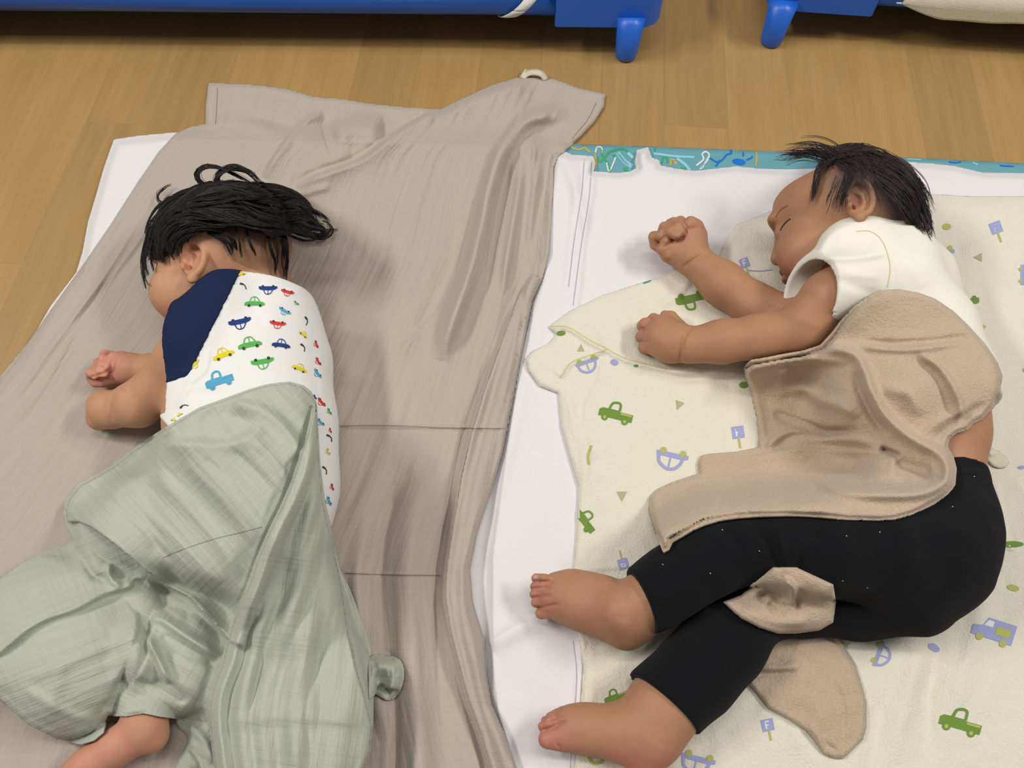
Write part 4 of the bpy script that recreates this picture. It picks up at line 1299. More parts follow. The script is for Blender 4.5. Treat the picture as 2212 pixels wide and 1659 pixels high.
pr.stroke([(1850, 500), (1880, 500), (1905, 520), (1920, 560), (1922, 590), (1916, 620)], 1.4, 'pipe', step=4)
pr.done('sleeve_seam', shirt_b)

lo, hi = bounds([(1330, 1640, 0.02), (2220, 960, 0.2), (1330, 960, 0.2), (2220, 1640, 0.02)], 0.02)
FL = Field((lo[0], lo[1], 0.02), (hi[0], hi[1], 0.24), 0.0021)
r = Rig(FL, ZB, 0.003)
legs_B(r, 0.002, 'low')
cutball(FL, PW(1430, 1518, 0.066), PW(1380, 1578, 0.066) - PW(1436, 1505, 0.066), 0.075)
cut_low = FL.F.copy()
FL.F[:] = 0.03
legs_B(r, 0.002, 'hip')
cutball(FL, PW(1386, 1302, 0.09), PW(1330, 1326, 0.09) - PW(1390, 1300, 0.09), 0.060)
FL.F = np.minimum(FL.F, cut_low)
r4 = Rig(FL, ZB)
r4.limb([(1420, 1280, 52, 0.094), (1340, 1320, 54, 0.09)], 0.003, 'sub'); r4.limb([(1450, 1500, 70, 0.066), (1390, 1560, 70, 0.066)], 0.003, 'sub')
cutball(FL, PW(2046, 1010, 0.09), np.array([0.18, 1, 0.0]), 0.2)
X_, Y_, Z_ = [FL.lo[i] + FL.h * np.arange(FL.n[i]) for i in range(3)]
V, Q = FL.mesh()
V = emboss(V, [([(1690, 1228), (1660, 1180), (1640, 1150)], -.004, 9), ([(1700, 1235), (1690, 1190), (1680, 1140)], .003, 8), ([(1720, 1245), (1730, 1200)], -.003, 8), ([(1560, 1140), (1600, 1180)], -.002, 12), ([(2060, 1090), (2110, 1060), (2150, 1050)], -.002, 8), ([(1840, 1290), (1900, 1310), (1980, 1330)], -.003, 10), ([(2070, 1020), (2110, 1018), (2150, 1032)], .0025, 7), ([(1990, 1200), (1900, 1240)], .002, 14)], 0.04)
N = vnoise(V[:, 0] * 60, V[:, 1] * 60 + V[:, 2] * 30, 3) - 0.5
V = V + np.array([0, 0, 1.0]) * (N * 0.003)[:, None]
leggings = link('leggings', V, Q, M_BLACK, person_b)
tag(leggings, 'black leggings flecked with lint')
pr = Print([leggings], 0.0006)
for (u, v) in ((1432, 1220), (1534, 1238), (1560, 1145), (1828, 1158), (2104, 1030), (2057, 1095), (1720, 1260), (1873, 1269), (1900, 1150), (1640, 1190), (1820, 1254)):
    pr.dot(u, v, 1.5, 1.2, 20, 'sand')
pr.done('lint_speck', leggings)
bSB = bvh_of([shirt_b, leggings])

# ------------------------------------------------------------------ covers laid over the children
HM = ZM.copy()
raymap(bA, 60, 820, 800, 1840, HM); raymap(bSA, 330, 780, 780, 1300, HM)
raymap(bB, 1380, 580, 2212, 1480, HM); raymap(bSB, 1360, 580, 2212, 1640, HM)
zz = HM

EDGE = [(682, 862), (668, 930), (650, 985), (635, 1033), (612, 1090), (590, 1134), (562, 1200), (541, 1260), (524, 1300), (508, 1338), (494, 1385), (484, 1427), (470, 1465), (460, 1495), (454, 1540), (456, 1580), (468, 1680), (480, 1800)]


def green_weave(U, V, P, RU=None, RV=None):
    if RU is None: RU, RV = U, V
    ex = np.interp(RV, [p[1] for p in EDGE], [p[0] for p in EDGE])
    col = RU > ex
    hipline = np.interp(RU, [100, 195, 264, 317, 407, 496], [1120, 1134, 1187, 1232, 1285, 1378])
    hip = (~col) & (RV < hipline)
    mid = (~col) & (~hip) & (RU > np.interp(RV, [1250, 1300, 1346, 1415, 1470, 1541], [300, 312, 314, 300, 270, 228]))
    s = np.empty((len(U), 3)); s[:, 2] = 0
    x = U / 1950.0; y = V / 1950.0
    a = [(-0.74, 0.67), (1, 0.16), (-0.95, -0.3), (-0.35, 0.94)]
    for m, ang in ((hip, 48), (col, 98), (mid, 30), (~(hip | col | mid), -22)):
        th = math.radians(ang); dx, dy = math.cos(th), math.sin(th)
        s[m, 1] = (x * dx + y * dy)[m]; s[m, 0] = (-x * dy + y * dx)[m]
    return s


def green_relief(U, V):
    w = green_weave(U.ravel(), V.ravel(), None)
    n = vnoise(w[:, 0] * 110, w[:, 1] * 9, 2) - 0.5
    n2 = vnoise(w[:, 0] * 40 + 3, w[:, 1] * 5, 12) - 0.5
    R = (0.0048 * n + 0.0065 * n2).reshape(U.shape)
    return blur(R, 2) if U.ndim == 2 else R


gf2 = [S_(EDGE, 0.013, 60, -1, ws=4.5, taper=0.03), R_([(p[0] + 20, p[1]) for p in EDGE[1:]], 0.004, 9, taper=0.05),
       R_([(667, 1094), (628, 1200), (590, 1305), (561, 1407), (545, 1520)], -0.009, 12), R_([(690, 1000), (670, 1120), (640, 1260), (610, 1400)], 0.006, 16),
       R_([(705, 1080), (700, 1200), (690, 1400), (690, 1600)], -0.004, 14), R_([(600, 1250), (560, 1380), (520, 1560)], 0.005, 14), R_([(640, 1330), (650, 1500), (640, 1659)], 0.005, 24),
       S_([(736, 1230), (745, 1290), (756, 1350), (770, 1415), (785, 1480), (800, 1560)], 0.008, 40, 1, ws=5), R_([(480, 1560), (600, 1545), (720, 1550), (800, 1570)], 0.004, 16),
       S_([(138, 1126), (170, 1122), (195, 1134), (230, 1160), (264, 1187), (317, 1232), (360, 1262), (407, 1285), (450, 1325), (496, 1384)], 0.020, 46, -1, ws=5, taper=0.06),
       R_([(150, 1140), (200, 1170), (262, 1230), (290, 1250)], -0.012, 14), R_([(285, 1262), (300, 1300), (330, 1290), (420, 1350)], -0.010, 16),
       S_([(300, 1255), (285, 1264), (225, 1280), (163, 1313), (100, 1335), (53, 1362), (25, 1385), (-20, 1425)], 0.010, 34, 1, ws=5, taper=0.08),
       R_([(298, 1250), (312, 1300), (314, 1346), (300, 1415), (270, 1470), (245, 1520), (228, 1541)], -0.026, 11, taper=0.06),
       R_([(170, 1190), (200, 1240), (240, 1255)], -0.006, 9), R_([(240, 1210), (235, 1245), (262, 1270)], 0.008, 8),
       R_([(322, 1350), (345, 1335), (400, 1372), (480, 1423)], 0.012, 11), R_([(312, 1400), (318, 1382), (340, 1420), (366, 1480)], 0.012, 9), R_([(350, 1370), (390, 1400), (470, 1440)], -0.008, 9),
       R_([(330, 1470), (380, 1500), (400, 1520)], -0.008, 10), R_([(290, 1470), (340, 1490)], -0.006, 9), R_([(370, 1310), (430, 1330), (490, 1380)], -0.006, 10),
       S_([(300, 972), (350, 963), (400, 960), (460, 962), (500, 960), (540, 945), (566, 922)], 0.011, 40, 1, ws=5, taper=0.12), R_([(430, 925), (500, 900), (560, 915)], -0.005, 18),
       S_([(500, 866), (560, 885), (605, 915), (640, 962), (655, 990)], 0.009, 30, 1, ws=5, taper=0.1),
       *[R_([(u0, v0), ((u0 + u1) / 2 + 6, (v0 + v1) / 2 - 4), (u1, v1)], h_, w_, taper=0.15) for u0, v0, u1, v1, h_, w_ in ((190, 1045, 500, 1330, -.0045, 6), (245, 1035, 508, 1300, .003, 9), (300, 1020, 515, 1270, -.005, 6), (350, 1000, 540, 1225, -.004, 7),
         (395, 990, 560, 1180, .003, 8), (440, 985, 578, 1130, -.005, 6), (505, 970, 600, 1080, -.005, 6), (545, 950, 620, 1040, .003, 7), (220, 1060, 440, 1285, -.003, 5), (325, 1005, 530, 1250, .003, 7))],
       *[R_([(p[0] + o_, p[1]) for p in EDGE[3:]], h_, w_, taper=0.1) for o_, h_, w_ in ((48, -.004, 6), (66, .004, 8), (88, -.005, 6), (112, .004, 9), (140, -.004, 7), (175, .004, 11), (205, -.003, 6))],
       R_([(200, 1060), (260, 1100), (330, 1180)], 0.005, 15), R_([(40, 1300), (120, 1240), (230, 1230)], 0.005, 26), R_([(100, 1560), (120, 1480), (140, 1420)], 0.003, 20),
       R_([(40, 1480), (140, 1540), (220, 1560)], 0.004, 14)]
lobe = np.zeros(UU.shape)
lobe += 0.075 * np.clip(1 - (((UU - 110) / 210) ** 2 + ((VV - 1400) / 200) ** 2), 0, 1) ** 0.5
lobe += 0.050 * np.clip(1 - (((UU - 370) / 110) ** 2 + ((VV - 1420) / 130) ** 2), 0, 1) ** 0.6
lobe += 0.060 * np.clip(1 - (((UU - 640) / 190) ** 2 + ((VV - 1560) / 260) ** 2), 0, 1) ** 0.5
under_g = np.maximum(HM, (0.03 + lobe) * (lobe > 0))
green = sheet('muslin_cover', [(372, 914), (430, 880), (480, 862), (540, 840), (580, 829), (625, 824), (655, 832), (672, 845), (684, 870), (688, 930), (692, 1000), (703, 1085), (716, 1140), (724, 1180), (735, 1230), (762, 1290), (786, 1350), (800, 1400),
                               (808, 1450), (808, 1510), (806, 1570), (800, 1625), (784, 1665), (760, 1800), (480, 1800), (466, 1690), (455, 1600), (445, 1562), (410, 1560), (382, 1552), (345, 1548), (310, 1541), (270, 1548), (233, 1546),
                               (228, 1560), (222, 1582), (200, 1600), (172, 1606), (120, 1596), (60, 1565), (0, 1510), (-60, 1480), (-120, 1400), (-60, 1300), (0, 1250), (50, 1212), (100, 1190), (140, 1178), (158, 1166), (146, 1140), (136, 1110), (140, 1080),
                               (168, 1044), (205, 1026), (240, 1006), (285, 970), (330, 940)],
              0.004, M_GREEN, folds=gf2, fn=green_relief, soft=5, bridge=4, edge=9, weave=green_weave, hem=0.001, closed_smooth=False, base=under_g, floor_z=blur(maxf(HM, 4), 2) + 0.002)
tag(green, 'pale green crinkled muslin blanket draped over the hips and legs of a sleeping toddler', 'blanket')
hip_layer = sheet('folded_panel', [(150, 1080), (172, 1050), (210, 1030), (245, 1010), (290, 975), (335, 945), (375, 918), (432, 884), (482, 866), (540, 844), (580, 833), (625, 828), (653, 836), (668, 850), (682, 868), (684, 930), (682, 985), (665, 1033),
                                   (642, 1090), (620, 1134), (592, 1200), (571, 1260), (554, 1300), (540, 1345), (525, 1396), (497, 1386), (450, 1330), (407, 1290), (360, 1266), (317, 1236), (264, 1190), (230, 1163), (195, 1138), (170, 1128), (146, 1128), (142, 1105)],
                  0.0160, M_GREEN, folds=[R_([(p[0] - 5, p[1]) for p in EDGE[:13]], -0.012, 6, taper=0.05)], soft=1, bridge=1, edge=5, weave=green_weave, parent=green, closed_smooth=False, solid=0.003)
column_layer = sheet('folded_panel', [tuple(q) for q in spline(EDGE, step=14)] + [(756, 1798), (782, 1665), (797, 1625), (803, 1570), (786, 1500), (768, 1440), (752, 1370), (742, 1300), (730, 1230), (718, 1180), (708, 1140), (697, 1085), (689, 1000), (685, 930), (684, 880)],
                  0.0190, M_GREEN, folds=[R_([(p[0] + 16, p[1]) for p in EDGE], 0.006, 10, taper=0.05), R_([(p[0] + 40, p[1]) for p in EDGE], -0.004, 8, taper=0.05)], soft=1, bridge=1, edge=5, weave=green_weave, parent=green, closed_smooth=False, solid=0.003)
pr = Print([green, hip_layer, column_layer], 0.0004)
pr.stroke([(350, 1205), (400, 1185), (460, 1165), (520, 1150), (566, 1138)], 1.6, 'greenseam')
pr.done('stitched_seam', green)
# lower layer of the green cover beside the foot and the small roll
under2 = ZM.copy()
low_layer = sheet('fold_layer', [(380, 1548), (420, 1520), (470, 1500), (500, 1560), (500, 1800), (350, 1800), (372, 1690), (386, 1640), (398, 1620), (404, 1590), (384, 1570)], 0.006, M_GREEN,
                  folds=[R_([(400, 1560), (440, 1600), (460, 1650)], 0.008, 12), R_([(390, 1600), (430, 1640), (440, 1700)], -0.005, 8), R_([(400, 1660), (440, 1680)], 0.006, 9)],
                  fn=green_relief, soft=2, bridge=0, edge=9, weave=green_weave, parent=green, closed_smooth=True, base=HM)
roll_base = ZM.copy()
roll = sheet('rolled_corner', [(800, 1420), (830, 1416), (856, 1420), (870, 1434), (873, 1462), (866, 1490), (850, 1510), (832, 1512), (812, 1500), (800, 1510)], 0.012, M_GREEN,
             folds=[R_([(800, 1440), (836, 1440), (850, 1462), (848, 1490)], 0.024, 22, taper=0.05), R_([(808, 1502), (826, 1484), (836, 1496), (832, 1508)], -0.018, 6, taper=0.1), R_([(852, 1424), (842, 1440), (846, 1470)], -0.003, 3.5), R_([(866, 1440), (856, 1456), (860, 1486)], -0.003, 3.5)],
             soft=1, bridge=0, edge=14, weave=green_weave, parent=green, base=roll_base, closed_smooth=True)

# beige bath towel over the right child
bf = [R_([(1772, 762), (1815, 756), (1850, 770), (1866, 800), (1877, 836), (1893, 868), (1911, 898), (1945, 930), (1983, 955), (2018, 972), (2040, 992), (2048, 1015), (2040, 1040), (2010, 1058), (1962, 1068), (1890, 1068), (1814, 1060), (1760, 1040)], 0.015, 13, taper=0.08),
      R_([(1850, 800), (1862, 850), (1890, 905), (1925, 940)], -0.010, 12), R_([(1930, 1000), (1985, 1018), (2015, 1015)], -0.016, 20), R_([(1830, 1040), (1900, 1040), (1970, 1040)], -0.007, 10),
      R_([(1700, 850), (1738, 840), (1770, 862), (1800, 872), (1836, 888), (1852, 905)], 0.012, 14), R_([(1670, 890), (1700, 905), (1772, 930), (1815, 932), (1855, 930)], -0.015, 9),
      S_([(1590, 1003), (1640, 988), (1666, 982), (1730, 972), (1793, 975), (1877, 980), (1918, 984)], 0.010, 60, 1, ws=5), R_([(1655, 975), (1672, 950), (1709, 932), (1750, 934)], 0.009, 8), R_([(1690, 960), (1760, 950), (1850, 952), (1910, 975)], 0.008, 13),
      R_([(1900, 968), (1926, 978), (1945, 985)], -0.012, 6), R_([(1983, 765), (2020, 785), (2046, 815), (2066, 850), (2076, 885), (2066, 920)], 0.007, 8), R_([(1965, 770), (2010, 800), (2040, 850), (2050, 900)], -0.005, 12),
      R_([(1840, 744), (1900, 752), (1960, 755), (2020, 748), (2080, 738)], 0.006, 8), R_([(1860, 736), (1920, 742), (2020, 738), (2100, 725)], -0.006, 8), R_([(1900, 840), (1960, 850), (1990, 900)], 0.006, 16),
      R_([(2010, 960), (2040, 930), (2080, 900), (2130, 870)], -0.006, 8), R_([(1990, 940), (2040, 905), (2100, 880)], 0.004, 9),
      R_([(1500, 1056), (1530, 1060), (1550, 1092)], 0.004, 10), R_([(1740, 1030), (1800, 1050), (1860, 1056)], 0.005, 8), R_([(1620, 1050), (1700, 1040), (1760, 1060)], 0.003, 16),
      R_([(1700, 790), (1690, 830), (1700, 860)], 0.004, 20), R_([(1610, 800), (1700, 775), (1780, 778), (1840, 782)], 0.008, 10), R_([(1620, 812), (1700, 790), (1780, 790)], -0.004, 7), R_([(1640, 840), (1660, 900), (1660, 950)], -0.003, 16),
      S_([(1405, 1080), (1412, 1120), (1436, 1166), (1448, 1190)], 0.004, 20, -1, ws=4)]
beige = sheet('bath_towel', [(1606, 797), (1622, 783), (1680, 772), (1730, 764), (1775, 748), (1800, 722), (1822, 692), (1852, 660), (1880, 640), (1905, 628), (1940, 624), (1985, 632), (2020, 645), (2060, 672), (2095, 706), (2130, 745), (2155, 782),
                             (2166, 812), (2160, 850), (2148, 880), (2125, 904), (2104, 914), (2090, 928), (2067, 936), (2052, 948), (2048, 965), (2060, 985), (2067, 1012), (2064, 1048), (2048, 1068), (2025, 1084), (1998, 1098), (1974, 1109), (1935, 1120), (1899, 1123),
                             (1830, 1121), (1772, 1115), (1700, 1112), (1645, 1113), (1595, 1116), (1552, 1123), (1520, 1132), (1496, 1143), (1470, 1158), (1451, 1168), (1444, 1186), (1432, 1192), (1418, 1160), (1408, 1130), (1400, 1100), (1404, 1072), (1420, 1056), (1450, 1042),
                             (1510, 1022), (1508, 1000), (1514, 984), (1530, 980), (1586, 976), (1638, 966), (1640, 940), (1634, 895), (1624, 850), (1608, 815)],
              0.0055, M_BEIGE, folds=bf, fn=lambda U, V: 0.003 * vnoise(U / 40, V / 40, 6), soft=9, bridge=12, kw=14.0, edge=9, hem=0.0008, closed_smooth=False, base=HM, floor_z=blur(maxf(HM, 4), 2) + 0.003, solid=0.003)
tag(beige, 'beige terry bath towel rumpled over the waist of the child in black leggings', 'towel')
tb1 = sheet('towel_fold', [(1560, 1300), (1600, 1285), (1640, 1250), (1670, 1225), (1720, 1225), (1800, 1262), (1806, 1300), (1800, 1345), (1770, 1362), (1720, 1369), (1680, 1369), (1640, 1356), (1600, 1336)], 0.012, M_BEIGE,
            folds=[R_([(1640, 1300), (1660, 1280), (1690, 1300)], -0.012, 10), R_([(1690, 1250), (1712, 1270), (1712, 1310)], 0.014, 8), R_([(1720, 1290), (1724, 1320)], -0.006, 5), R_([(1600, 1320), (1680, 1345), (1780, 1340)], 0.004, 14), R_([(1660, 1300), (1675, 1325)], -0.006, 7)],
            fn=lambda U, V: 0.004 * vnoise(U / 24, V / 24, 6), soft=3, bridge=2, edge=8, parent=beige, base=HM, closed_smooth=False, floor_z=None, solid=0.003)
ZB2 = ZM.copy()
bl = blur(np.where(HM > 0.03, 0.036, 0.036), 1)
tb2 = sheet('towel_corner', [(1560, 1330), (1700, 1345), (1790, 1352), (1822, 1394), (1848, 1436), (1862, 1480), (1872, 1520), (1872, 1570), (1864, 1598), (1822, 1639), (1800, 1638), (1778, 1628), (1760, 1600), (1741, 1578), (1700, 1552), (1660, 1530), (1620, 1480), (1560, 1420)], 0.006, M_BEIGE,
            folds=[R_([(1608, 1456), (1680, 1454), (1728, 1450)], -0.006, 7), R_([(1640, 1440), (1700, 1444), (1732, 1430)], 0.006, 12), S_([(1690, 1365), (1770, 1376), (1806, 1400), (1838, 1440), (1858, 1500)], 0.005, 40, 1, ws=5),
                   S_([(1800, 1462), (1826, 1500), (1834, 1560), (1830, 1610)], 0.003, 26, -1, ws=4), R_([(1742, 1570), (1762, 1590), (1776, 1620)], 0.008, 10), R_([(1700, 1500), (1760, 1520), (1790, 1580)], 0.003, 22), R_([(1770, 1600), (1810, 1625)], -0.004, 7)],
            fn=lambda U, V: 0.004 * vnoise(U / 34, V / 34, 16), soft=1, bridge=0, edge=8, parent=beige, base=np.minimum(ZM, 0.042), closed_smooth=False, hem=0.001, solid=0.003)
tb3 = sheet('towel_corner', [(1790, 1345), (1845, 1366), (1836, 1384), (1822, 1402), (1800, 1385)], 0.005, M_BEIGE, soft=1, bridge=0, edge=6, parent=beige, base=np.minimum(ZM, 0.040), closed_smooth=False, solid=0.003)
# small label and shirt hem behind the back of the right child
tail = sheet('shirt_hem', [(2085, 905), (2122, 902), (2132, 930), (2120, 945), (2135, 965), (2165, 978), (2180, 1000), (2172, 1010), (2146, 1008), (2120, 980), (2090, 950)], 0.004, M_CREAMC,
             folds=[R_([(2110, 930), (2150, 985)], 0.010, 14)], soft=2, bridge=1, edge=6, parent=shirt_b, base=np.minimum(ZM, 0.09), closed_smooth=True)

# white fabric ties
def tie(pts, width, z0, name, parent, material=M_WHITE):
    P = spline([(p[0], p[1], p[2]) for p in pts], step=3)
    Vv, Ff = [], []
    T = np.gradient(P[:, :2], axis=0); T /= np.linalg.norm(T, axis=1, keepdims=True) + 1e-9
    for i, p in enumerate(P):
        n = np.array([-T[i, 1], T[i, 0]]) * width / 2
        for s_ in (-1, 0, 1): Vv.append(PW(p[0] + s_ * n[0], p[1] + s_ * n[1], z0 + p[2] + (0.0012 if s_ == 0 else 0)))
    for i in range(len(P) - 1):
        a = i * 3
        Ff += [(a, a + 1, a + 4, a + 3), (a + 1, a + 2, a + 5, a + 4)]
    o = link(name, Vv, Ff, material, parent)
    m_ = o.modifiers.new('thickness', 'SOLIDIFY'); m_.thickness = 0.0014
    return o


t_ = tie([(1180, 172, 0.004), (1168, 158, 0.012), (1150, 155, 0.010), (1136, 160, 0.006), (1128, 168, 0.004)], 13, 0.004, 'cloth_tie', None, M_CREAMC)
tag(t_, 'small off-white cloth tie poking out above the peak of the grey blanket', 'tie')
tie([(1124, 168, 0.0), (1132, 158, 0.004), (1137, 149, 0.003)], 7, 0.006, 'loose_end', t_, M_CREAMC)

# ------------------------------------------------------------------ hair, strand by strand
def headmap(b, u0, v0, u1, v1, C, rad):
    Z = raymap(b, u0, v0, u1, v1)
    Z = np.where(Z > 0.01, Z, 0)
    base = np.maximum(maxf(Z, 2), 0.03)
    return np.maximum(blur(maxf(base, 1), 2), base)


def sample(Z, u, v):
    x = np.clip((u - US[0]) / G, 0, len(US) - 2); y = np.clip((v - VS[0]) / G, 0, len(VS) - 2)
    i = x.astype(int); j = y.astype(int); fx = x - i; fy = y - j
    return (Z[i, j] * (1 - fx) + Z[i + 1, j] * fx) * (1 - fy) + (Z[i, j + 1] * (1 - fx) + Z[i + 1, j + 1] * fx) * fy


def strands(HZ, groups, K=15, drop=0.05, clump=12):
    out_v, out_f = [], []
    n0 = 0
    for guides, n, rad, jit, curl, lenv in groups:
        Gd = []
        for g in guides:
            p = spline([tuple(q) + (0.0,) * (3 - len(q)) for q in g], step=4)
            L = np.concatenate([[0], np.cumsum(np.linalg.norm(np.diff(p[:, :2], axis=0), axis=1))]); L /= L[-1]
            tt = np.linspace(0, 1, K)
            Gd.append(np.stack([np.interp(tt, L, p[:, i]) for i in range(3)], 1))
        Gd = np.array(Gd)
        m = len(Gd)
        for q_ in range(n):
            if q_ % clump == 0:
                x = random.random() * (m - 1) if m > 1 else 0
                i = min(int(x), m - 2) if m > 1 else 0
                f = x - i
                a = random.uniform(0, 1 - lenv) if lenv < 1 else 0
                b = min(1, a + random.uniform(lenv * 0.7, lenv * 1.15)) if lenv < 1 else random.uniform(0.82, 1.0)
                ox, oy, dx, dy = (random.gauss(0, jit) for _k in range(4))
                ph = random.random() * 6.28; fr = random.uniform(0.6, 1.7)
                cz = abs(random.gauss(0, 0.0025))
            p = Gd[i] * (1 - f) + Gd[min(i + 1, m - 1)] * f
            tt = np.linspace(a, b, K) * (K - 1)
            p = np.stack([np.interp(tt, np.arange(K), p[:, c]) for c in range(3)], 1)
            t = np.linspace(0, 1, K)
            jx, jy = random.gauss(0, 2.2), random.gauss(0, 2.2)
            ex, ey = random.gauss(0, 1.2), random.gauss(0, 1.2)
            php = ph + random.gauss(0, 0.25)
            p[:, 0] += ox + dx * t + jx * (1 - 0.6 * t) + ex * t + curl * np.sin(php + t * 6.28 * fr) * t
            p[:, 1] += oy + dy * t + jy * (1 - 0.6 * t) + ey * t + curl * np.cos(php + t * 6.28 * fr) * t
            z = sample(HZ, p[:, 0], p[:, 1])
            z = np.maximum(z, np.convolve(np.pad(z, 1, mode='edge'), [0.3, 0.4, 0.3], 'valid'))
            z = np.maximum(z, z[0] - drop)
            z = z + 0.0012 + p[:, 2] + (cz + abs(random.gauss(0, 0.0008))) * np.sin(np.pi * np.clip(t, 0.1, 0.95))
            C = PW(p[:, 0], p[:, 1], z)
            T = np.gradient(C, axis=0); T /= np.linalg.norm(T, axis=1, keepdims=True) + 1e-12
            A = np.cross(T, np.array([0.3, -0.5, 0.8])); A /= np.linalg.norm(A, axis=1, keepdims=True) + 1e-12
            B = np.cross(T, A)
            r = (rad * random.uniform(0.7, 1.2) * np.clip((1.15 - t) * 2.2, 0.2, 1))[:, None]
            ring = np.stack([C + r * (A * math.cos(q) + B * math.sin(q)) for q in (0.0, 2.094, 4.189)], 1)
            out_v.append(ring.reshape(-1, 3))
            k = np.arange(K - 1)[:, None] * 3 + n0
            for q in range(3):
                q2 = (q + 1) % 3
                out_f.append(np.concatenate([k + q, k + q2, k + q2 + 3, k + q + 3], 1))
            n0 += K * 3
    return np.concatenate(out_v), np.concatenate(out_f)


HZA = headmap(bA, 270, 330, 760, 700, None, None)
LA = [
    ([[(400, 418, .004), (450, 402, .006), (520, 396, .008), (580, 402, .008), (640, 432, .012), (680, 465, .010), (702, 492, .006)],
      [(350, 452, .003), (420, 425, .005), (500, 425, .007), (580, 440, .007), (640, 460, .014), (690, 488, .012), (708, 500, .008)],
      [(335, 492, .003), (400, 455, .005), (480, 455, .006), (560, 470, .006), (630, 484, .016), (688, 500, .014)],
      [(345, 520, .003), (400, 488, .005), (480, 482, .006), (560, 492, .006), (630, 500, .016), (682, 508, .012)]], 1500, 0.00050, 4.5, 9, 0.62),
    ([[(470, 410, .004), (410, 420, .004), (360, 440, .004), (326, 490, .003), (312, 550, .002)],
      [(480, 440, .004), (410, 445, .004), (360, 470, .004), (335, 520, .003), (330, 560, .002)],
      [(470, 480, .004), (420, 480, .004), (380, 495, .004), (352, 525, .003), (366, 566, .002)],
      [(500, 490, .004), (450, 490, .004), (415, 505, .003), (392, 520, .003), (384, 545, .002)]], 1000, 0.00050, 4, 6, 0.7),
    ([[(470, 396, .004), (440, 402, .004), (400, 416, .004), (350, 445, .004)], [(560, 402, .004), (500, 402, .004), (440, 414, .004), (380, 430, .004)]], 300, 0.0005, 5, 6, 0.8),
    ([[(380, 440, .002), (330, 480, .003), (312, 530, .003), (304, 575, .002), (310, 615, .001), (328, 652, .001)],
      [(390, 450, .002), (340, 485, .003), (320, 535, .003), (316, 575, .002), (322, 590, .001), (330, 600, .001)]], 60, 0.00040, 1.5, 2, 1),
    ([[(345, 500, .002), (330, 540, .002), (336, 580, .001), (340, 592, .001)], [(365, 510, .002), (352, 540, .002), (354, 560, .001), (360, 572, .001)]], 50, 0.0004, 2.5, 2, 1),
    ([[(448, 404, .006), (428, 388, .010), (428, 370, .012), (452, 358, .012), (480, 364, .012), (510, 378, .010), (545, 400, .006)]], 45, 0.00042, 1.6, 2, 1),
    ([[(478, 402, .008), (466, 386, .012), (480, 370, .014), (510, 364, .014), (540, 374, .012), (566, 396, .008)]], 80, 0.00045, 2.2, 2, 1),
    ([[(430, 404, .006), (410, 392, .010), (408, 372, .012), (424, 358, .012), (444, 356, .010)], [(352, 446, .004), (334, 440, .004), (332, 420, .004), (350, 406, .003), (370, 408, .003)]], 14, 0.00030, 1.5, 3, 1),
    ([[(540, 396, .008), (600, 400, .010), (650, 420, .012), (672, 446, .010), (674, 470, .008)], [(560, 405, .008), (620, 425, .010), (660, 455, .010), (676, 480, .008)]], 90, 0.00045, 2, 3, 1),
    ([[(640, 495, .012), (680, 512, .010), (708, 506, .008), (714, 488, .008), (700, 480, .008)], [(650, 470, .012), (690, 480, .010), (706, 500, .008), (690, 520, .006), (668, 524, .004)]], 60, 0.0004, 3, 4, 1),
    ([[(590, 470, .006), (640, 490, .014), (690, 505, .010), (712, 500, .008)], [(560, 485, .006), (620, 500, .012), (670, 516, .010), (700, 512, .008)]], 200, 0.0005, 3, 4, 1),
    ([[(480, 486, .001), (492, 520, .001), (502, 560, .0005), (506, 585, .0005)], [(530, 486, .001), (540, 520, .001), (552, 555, .0005), (560, 580, .0005)],
      [(580, 484, .001), (592, 520, .001), (600, 560, .0005), (604, 598, .0005)], [(606, 484, .001), (614, 520, .0005), (616, 560, .0005), (616, 606, .0005)]], 70, 0.00034, 3, 3, 0.8),
    ([[(400, 420, .010), (470, 405, .012), (560, 405, .014), (650, 445, .014), (690, 480, .008)], [(360, 470, .008), (440, 440, .012), (540, 450, .014), (640, 470, .016), (700, 495, .010)],
      [(350, 500, .008), (430, 470, .010), (540, 480, .012), (640, 495, .014), (700, 505, .010)]], 420, 0.00050, 7, 15, 0.6),
    ([[(560, 404, .010), (610, 410, .014), (650, 430, .014), (680, 460, .010), (694, 484, .006)], [(580, 430, .012), (640, 450, .016), (680, 480, .012), (708, 500, .006)]], 160, 0.00045, 5, 9, 0.8),
    ([[(440, 500, .001), (462, 515, .001), (485, 530, .001), (505, 560, .0005)], [(470, 496, .001), (500, 515, .001), (512, 545, .0005)]], 70, 0.00035, 2, 2, 1),
    ([[(608, 478, .002), (618, 520, .001), (620, 560, .001), (617, 604, .001)], [(600, 478, .002), (610, 520, .001), (614, 560, .001), (612, 600, .001)]], 60, 0.00036, 2, 2, 0.8),
    ([[(395, 505, .001), (385, 530, .001), (382, 552, .0005)], [(372, 505, .001), (366, 540, .001), (370, 562, .0005)]], 50, 0.00032, 2, 2, 1),
]
V, Q = strands(HZA, LA)
hair_a = link('hair', V, Q, M_HAIR, person_a)
tag(hair_a, 'long curly black hair fanned out to the right')

